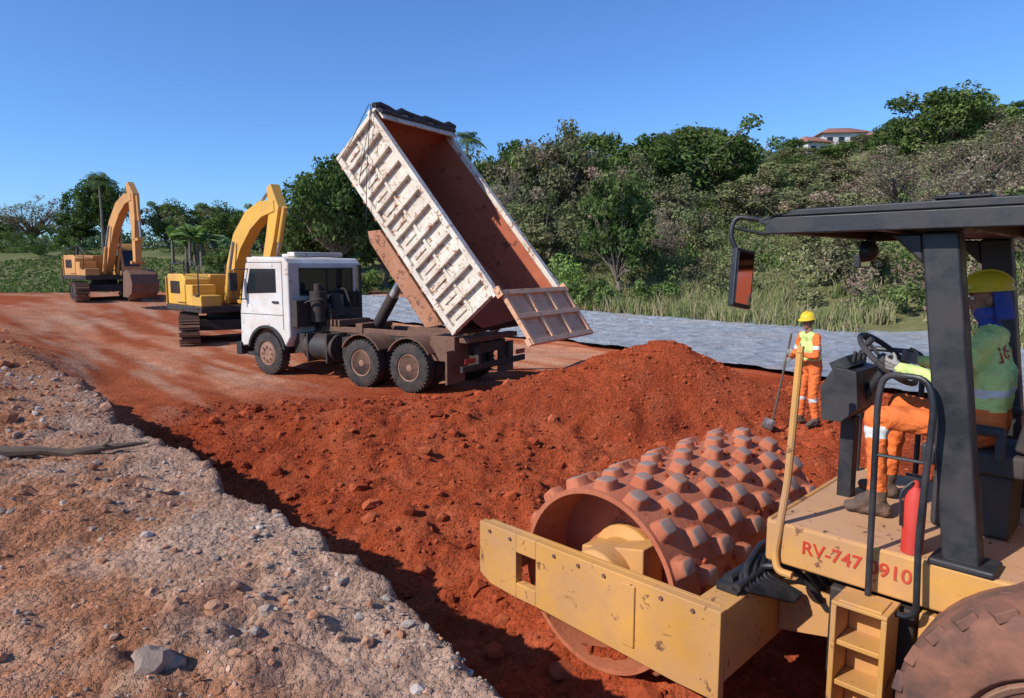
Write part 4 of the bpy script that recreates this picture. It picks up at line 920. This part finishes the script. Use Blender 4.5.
def person(P,J,top=M_lime,sleeve=M_orc,neckcloth=None,look=0,nod=0,grip=(None,None)):
    J={k:Vector(v) for k,v in J.items()}; segs=[]
    def S(a,b,ra,rb,reg): segs.append((Vector(a),Vector(b),ra,rb,reg))
    side=(J['sL']-J['sR']).normalized(); up=(J['neck']-J['pelvis']).normalized()
    wst=J['pelvis'].lerp(J['chest'],.45)
    for sg in (1,-1):
        S(J['pelvis']+side*.075*sg,wst+side*.07*sg,.115,.105,'pant'); S(wst+side*.07*sg,J['chest']+side*.085*sg,.108,.118,'top'); S(J['chest']+side*.085*sg,J['neck']+side*.09*sg-up*.085,.115,.07,'top')
    S(J['neck']-up*.06+side*.06,J['neck']-up*.06-side*.06,.075,.075,'top'); S(J['neck']-up*.04,J['head']-up*.02,.056,.054,'neck')
    for s_ in 'LR':
        S(J['neck']-up*.07,J['s'+s_],.06,.062,'top'); S(J['s'+s_],J['e'+s_],.064,.050,'slv'); S(J['e'+s_],J['w'+s_],.050,.036,'fore')
        S(J['h'+s_],J['k'+s_],.098,.070,'leg'); S(J['k'+s_],J['a'+s_],.072,.056,'shin'); S(J['pelvis'],J['h'+s_],.10,.098,'pant')
        a=J['a'+s_]; t=J['t'+s_]; S(a,a-Vector((0,0,.045)),.050,.052,'boot'); d=(t-a); d.z=0; heel=a-d.normalized()*.045; heel.z=t.z; S(heel,t,.044,.040,'boot'); S(a,t.lerp(a,.35),.05,.042,'boot')
    mb=MB(); 
    for a,b,ra,rb,_ in segs: mb.capsule(a,b,ra,rb)
    me=remeshed(mb,'body',.013,5)
    nv=len(me.vertices); co=np.zeros(nv*3); me.vertices.foreach_get('co',co); co=co.reshape(-1,3)
    no=np.zeros(nv*3); me.vertices.foreach_get('normal',no); no=no.reshape(-1,3)
    def fold(p): return np.sin(p[:,0]*31+3*np.sin(p[:,2]*23))*np.sin(p[:,2]*37+2*np.sin(p[:,1]*29+p[:,0]*15))
    co=co+no*(fold(co)*.006)[:,None]; me.vertices.foreach_set('co',co.ravel())
    mats=[top,sleeve,M_orc,M_refl,M_boot,neckcloth or M_skin]; me.materials.clear()
    for m in mats: me.materials.append(m)
    npol=len(me.polygons); pc=np.zeros(npol*3); me.polygons.foreach_get('center',pc); pc=pc.reshape(-1,3)
    best=np.full(npol,9.); reg=np.zeros(npol,int); tt=np.zeros(npol)
    for k,(a,b,ra,rb,_) in enumerate(segs):
        a=np.array(a);b=np.array(b); d=b-a; L2=max(d@d,1e-6); t=np.clip(((pc-a)@d)/L2,0,1); dist=np.linalg.norm(pc-(a+t[:,None]*d),axis=1)-(ra*(1-t)+rb*t); m=dist<best; best[m]=dist[m]; reg[m]=k; tt[m]=t[m]
    mi=np.zeros(npol,int)
    pel=np.array(J['pelvis']); upv=np.array(up); hh=(pc-pel)@upv
    for k,sg in enumerate(segs):
        m=reg==k; r_=sg[4]; t=tt
        if r_=='top': mi[m]=0; mi[m&(hh>.20)&(hh<.245)]=3
        elif r_=='slv': mi[m]=1; mi[m&(t>.5)&(t<.68)]=3
        elif r_=='fore': mi[m]=1
        elif r_=='pant': mi[m]=2
        elif r_=='leg': mi[m]=2
        elif r_=='shin': mi[m]=2; mi[m&(t>.12)&(t<.26)]=3; mi[m&(t>.92)]=4
        elif r_=='boot': mi[m]=4
        elif r_=='neck': mi[m]=5
    me.polygons.foreach_set('material_index',mi); body=add_obj('body',me,P)
    H=empty('head',J['head']+up*.09,(0,nod,look),P); mb=MB()
    for (c,rad,sc) in (((0,0,.025),.088,(1.05,.86,1.1)),((.02,0,-.045),.07,(1.0,.82,1.0)),((.05,0,-.085),.035,(1,1.1,.8)),((.092,0,-.025),.016,(1,.9,1.3)),((.0,.082,-.015),.024,(.8,.45,1.3)),((.0,-.082,-.015),.024,(.8,.45,1.3)),((.075,0,.02),.03,(.6,1.6,.5))):
        b0=len(mb.v); mb.capsule((0,0,-.001),(0,0,.001),rad,rad,16); mb.v[b0:]=[(v[0]*sc[0]+c[0],v[1]*sc[1]+c[1],v[2]*sc[2]+c[2]) for v in mb.v[b0:]]
    hm=remeshed(mb,'face',.006,3); hm.materials.clear(); hm.materials.append(M_skin); add_obj('face',hm,H)
    mb=MB()
    for sg in (1,-1): mb.capsule((.078,.032*sg,.0),(.078,.034*sg,.0),.0125,.0125,10,0); mb.capsule((.0875,.032*sg,.0),(.0876,.034*sg,.0),.006,.006,8,1); mb.tube([(.087,.018*sg,.022),(.090,.035*sg,.026),(.080,.052*sg,.020)],.004,5,mi=1)
    mb.tube([(.078,-.024,-.062),(.089,0,-.060),(.078,.024,-.062)],.006,6,mi=2); mb.obj('eyes_and_mouth',H,[M_eye,M_hair,M_lip])
    mb=MB()
    if neckcloth:
        V=[];F=[]; na=18; nzz=7
        for j in range(nzz):
            zz=.05-.030*j
            for k in range(na):
                t=math.radians(95)+k*math.radians(170)/(na-1); rr=1+.03*math.sin(k*1.9+j)+(.03*j/nzz)
                V.append((.102*math.cos(t)*rr-.004-.003*j*(math.cos(t)<0),.088*math.sin(t)*rr,zz))
        for j in range(nzz-1):
            for k in range(na-1): a=j*na+k; F.append((a,a+1,a+na+1,a+na))
        mb.add(V,F); o=mb.obj('neck_shade',H,[neckcloth]); o.modifiers.new('s','SOLIDIFY').thickness=.004
        mb=MB(); mb.lathe((.0,0,-.115),(.1,0,1),[(0,.068),(.03,.075),(.06,.07)],18); mb.obj('scarf',H,[neckcloth])
    else:
        mb.lathe((-.008,0,-.035),(0,0,1),[(0,.078),(.03,.088),(.07,.092)],18); mb.v=[(min(v[0],.03),v[1]*.88,v[2]) for v in mb.v]; mb.obj('hair',H,[M_hair])
    mb=MB(); pr=[(0.0,.112),(.0,.118),(.008,.116),(.02,.110),(.05,.104),(.08,.090),(.105,.064),(.118,.03),(.121,.0)]
    mb.lathe((0,0,.035),(0,0,1),pr,28); mb.v=[(v[0]*1.14+(.03 if (v[0]>.06 and v[2]<.045) else 0),v[1]*.98,v[2]) for v in mb.v]
    for yy in (-.028,0,.028):
        mb.tube([(.125*math.cos(t)*1.03,yy,.035+.122*math.sin(t)) for t in np.linspace(.35,math.pi-.35,12)],.007,6)
    mb.obj('helmet',H,[M_helm])
    for s_,gp in zip('LR',grip):
        w=J['w'+s_]; f=(w-J['e'+s_]).normalized(); sg=1 if s_=='L' else -1
        ax=Vector(gp) if gp is not None else Vector((0.3,0,1))
        ax=(ax-f*ax.dot(f)).normalized(); pn=f.cross(ax).normalized()*sg
        mb=MB()
        for k in (-1,0,1): mb.capsule(w+f*.01+ax*k*.015,w+f*.085+ax*k*.026,.017,.014,10)
        for k in range(4):
            base=w+f*.085+ax*(.030-.020*k); ln=[.040,.045,.042,.032][k]; cl=[.9,1.6,2.3] if gp is not None else [.35,.8,1.2]; p=base
            for j,an in enumerate(cl):
                dq=f*math.cos(an)+pn*math.sin(an); e=p+dq*ln*[1,.68,.52][j]; mb.capsule(p,e,.0092-.0008*j,.0086-.0008*j,8); p=e
        p=w+f*.03+ax*.028; d1=(f*.55+ax*.6+pn*.55).normalized(); e=p+d1*.042; mb.capsule(p,e,.012,.0105,8); d2=(f*.7+ax*.0+pn*.75).normalized(); mb.capsule(e,e+d2*.034,.0103,.009,8)
        hm=remeshed(mb,'hand',.0045,2); hm.materials.clear(); hm.materials.append(M_glove); add_obj('hand_'+('left' if s_=='L' else 'right'),hm,P)
    return body
OP=empty('roller_operator',tuple(RR.location),tuple(RR.rotation_euler))
Jop=dict(pelvis=(-2.02,.03,1.97),chest=(-2.03,.03,2.28),neck=(-2.01,.03,2.56),head=(-1.98,.03,2.645),
 sL=(-2.01,.225,2.49),eL=(-1.86,.30,2.25),wL=(-1.60,.235,2.30),sR=(-2.01,-.165,2.49),eR=(-1.86,-.27,2.25),wR=(-1.60,-.22,2.30),
 hL=(-1.97,.12,1.96),kL=(-1.48,.22,1.98),aL=(-1.52,.24,1.475),tL=(-1.37,.27,1.392),hR=(-1.97,-.08,1.96),kR=(-1.50,-.20,2.0),aR=(-1.45,-.2,1.475),tR=(-1.30,-.22,1.392))
bd=person(OP,Jop,M_lime,M_lime,M_bluec,look=.25,nod=.08,grip=((.5,.2,1),(.5,-.2,1)))
bv=BVHTree.FromPolygons([v.co[:] for v in bd.data.vertices],[p.vertices[:] for p in bd.data.polygons])
Mx=Matrix(((0,0,-1,0),(-1,0,0,.03),(0,1,0,2.42),(0,0,0,1)))
to=text('back_lettering','JOSE G',.095,Mx,OP,M_redtxt,0)
for v in to.data.vertices:
    h=bv.ray_cast(Vector((-3,v.co.y,v.co.z)),Vector((1,0,0)))
    if h[0] is not None: v.co.x=h[0].x-.005
def stand(name,x,y,rz,sc,wL,eL,wR,eR,look=0,lean=0,gl=None,gr=None,neck=None):
    P=empty(name,(x,y,gh(x,y)-.01),(0,0,rz)); P.scale=(sc,)*3
    J=dict(pelvis=(0,0,.93),chest=(.02+lean*.5,0,1.22),neck=(.03+lean,0,1.46),head=(.05+lean,0,1.54),sL=(.03+lean,.19,1.40),eL=eL,wL=wL,sR=(.03+lean,-.19,1.40),eR=eR,wR=wR,
    hL=(0,.10,.92),kL=(.05,.13,.50),aL=(-.02,.14,.115),tL=(.13,.17,.042),hR=(0,-.10,.92),kR=(.07,-.12,.50),aR=(.06,-.14,.115),tR=(.22,-.16,.042))
    person(P,J,M_lime,M_orc,neck,look=look,nod=.15,grip=(gl,gr)); return P
W1=stand('construction_worker',4.66,10.5,math.radians(190),1.0,(.36,.05,1.16),(.14,.30,1.12),(.36,-.08,1.05),(.10,-.30,1.08),look=.25,lean=.04,gl=(.15,0,1),gr=(.15,0,1))
mb=MB(); mb.tube([(.36,-.02,1.45),(.42,-.02,1.1),(.62,-.02,.03)],.017,8); mb.box((.68,-.02,.04),(.05,.24,.16),1,rot=(0,-.5,0)); mb.obj('hoe',W1,[M_wood,M_steel])
# ---------------------------------------------------------------- light, sky, camera
az=Vector((-.86,-.51)); el=math.radians(37); az.normalize()
Sd=Vector((az.x*math.cos(el),az.y*math.cos(el),math.sin(el)))
sun=bpy.data.lights.new('sun','SUN'); sun.energy=5.0; sun.angle=math.radians(.53); sun.color=(1,.96,.89)
so=bpy.data.objects.new('sun',sun); COL.objects.link(so); so.rotation_euler=Sd.to_track_quat('Z','Y').to_euler(); so.location=(-20,-10,30)
w=bpy.data.worlds.new('World'); scene.world=w; w.use_nodes=True; n=w.node_tree
sk=n.nodes.new('ShaderNodeTexSky'); sk.sky_type='NISHITA'; sk.sun_disc=False; sk.sun_elevation=el; sk.sun_rotation=math.atan2(az.x,az.y)%(2*math.pi); sk.air_density=1.0; sk.dust_density=.5; sk.ozone_density=3; sk.altitude=500
tint=n.nodes.new('ShaderNodeMix'); tint.data_type='RGBA'; tint.blend_type='MULTIPLY'; tint.inputs[0].default_value=1; tint.inputs[7].default_value=(.66,.97,1.40,1)
n.links.new(sk.outputs[0],tint.inputs[6]); n.links.new(tint.outputs[2],n.nodes['Background'].inputs[0]); n.nodes['Background'].inputs[1].default_value=.13
cam=bpy.data.cameras.new('camera'); cam.lens=24; cam.sensor_width=36; cam.clip_end=8000; cam.clip_start=.05
c=bpy.data.objects.new('camera',cam); COL.objects.link(c); c.location=(0,0,2.6); c.rotation_euler=(math.radians(83),0,0); scene.camera=c
scene.view_settings.view_transform='Standard'; scene.view_settings.look='None'; scene.view_settings.exposure=0
print('SCRIPT DONE',len(bpy.data.objects))
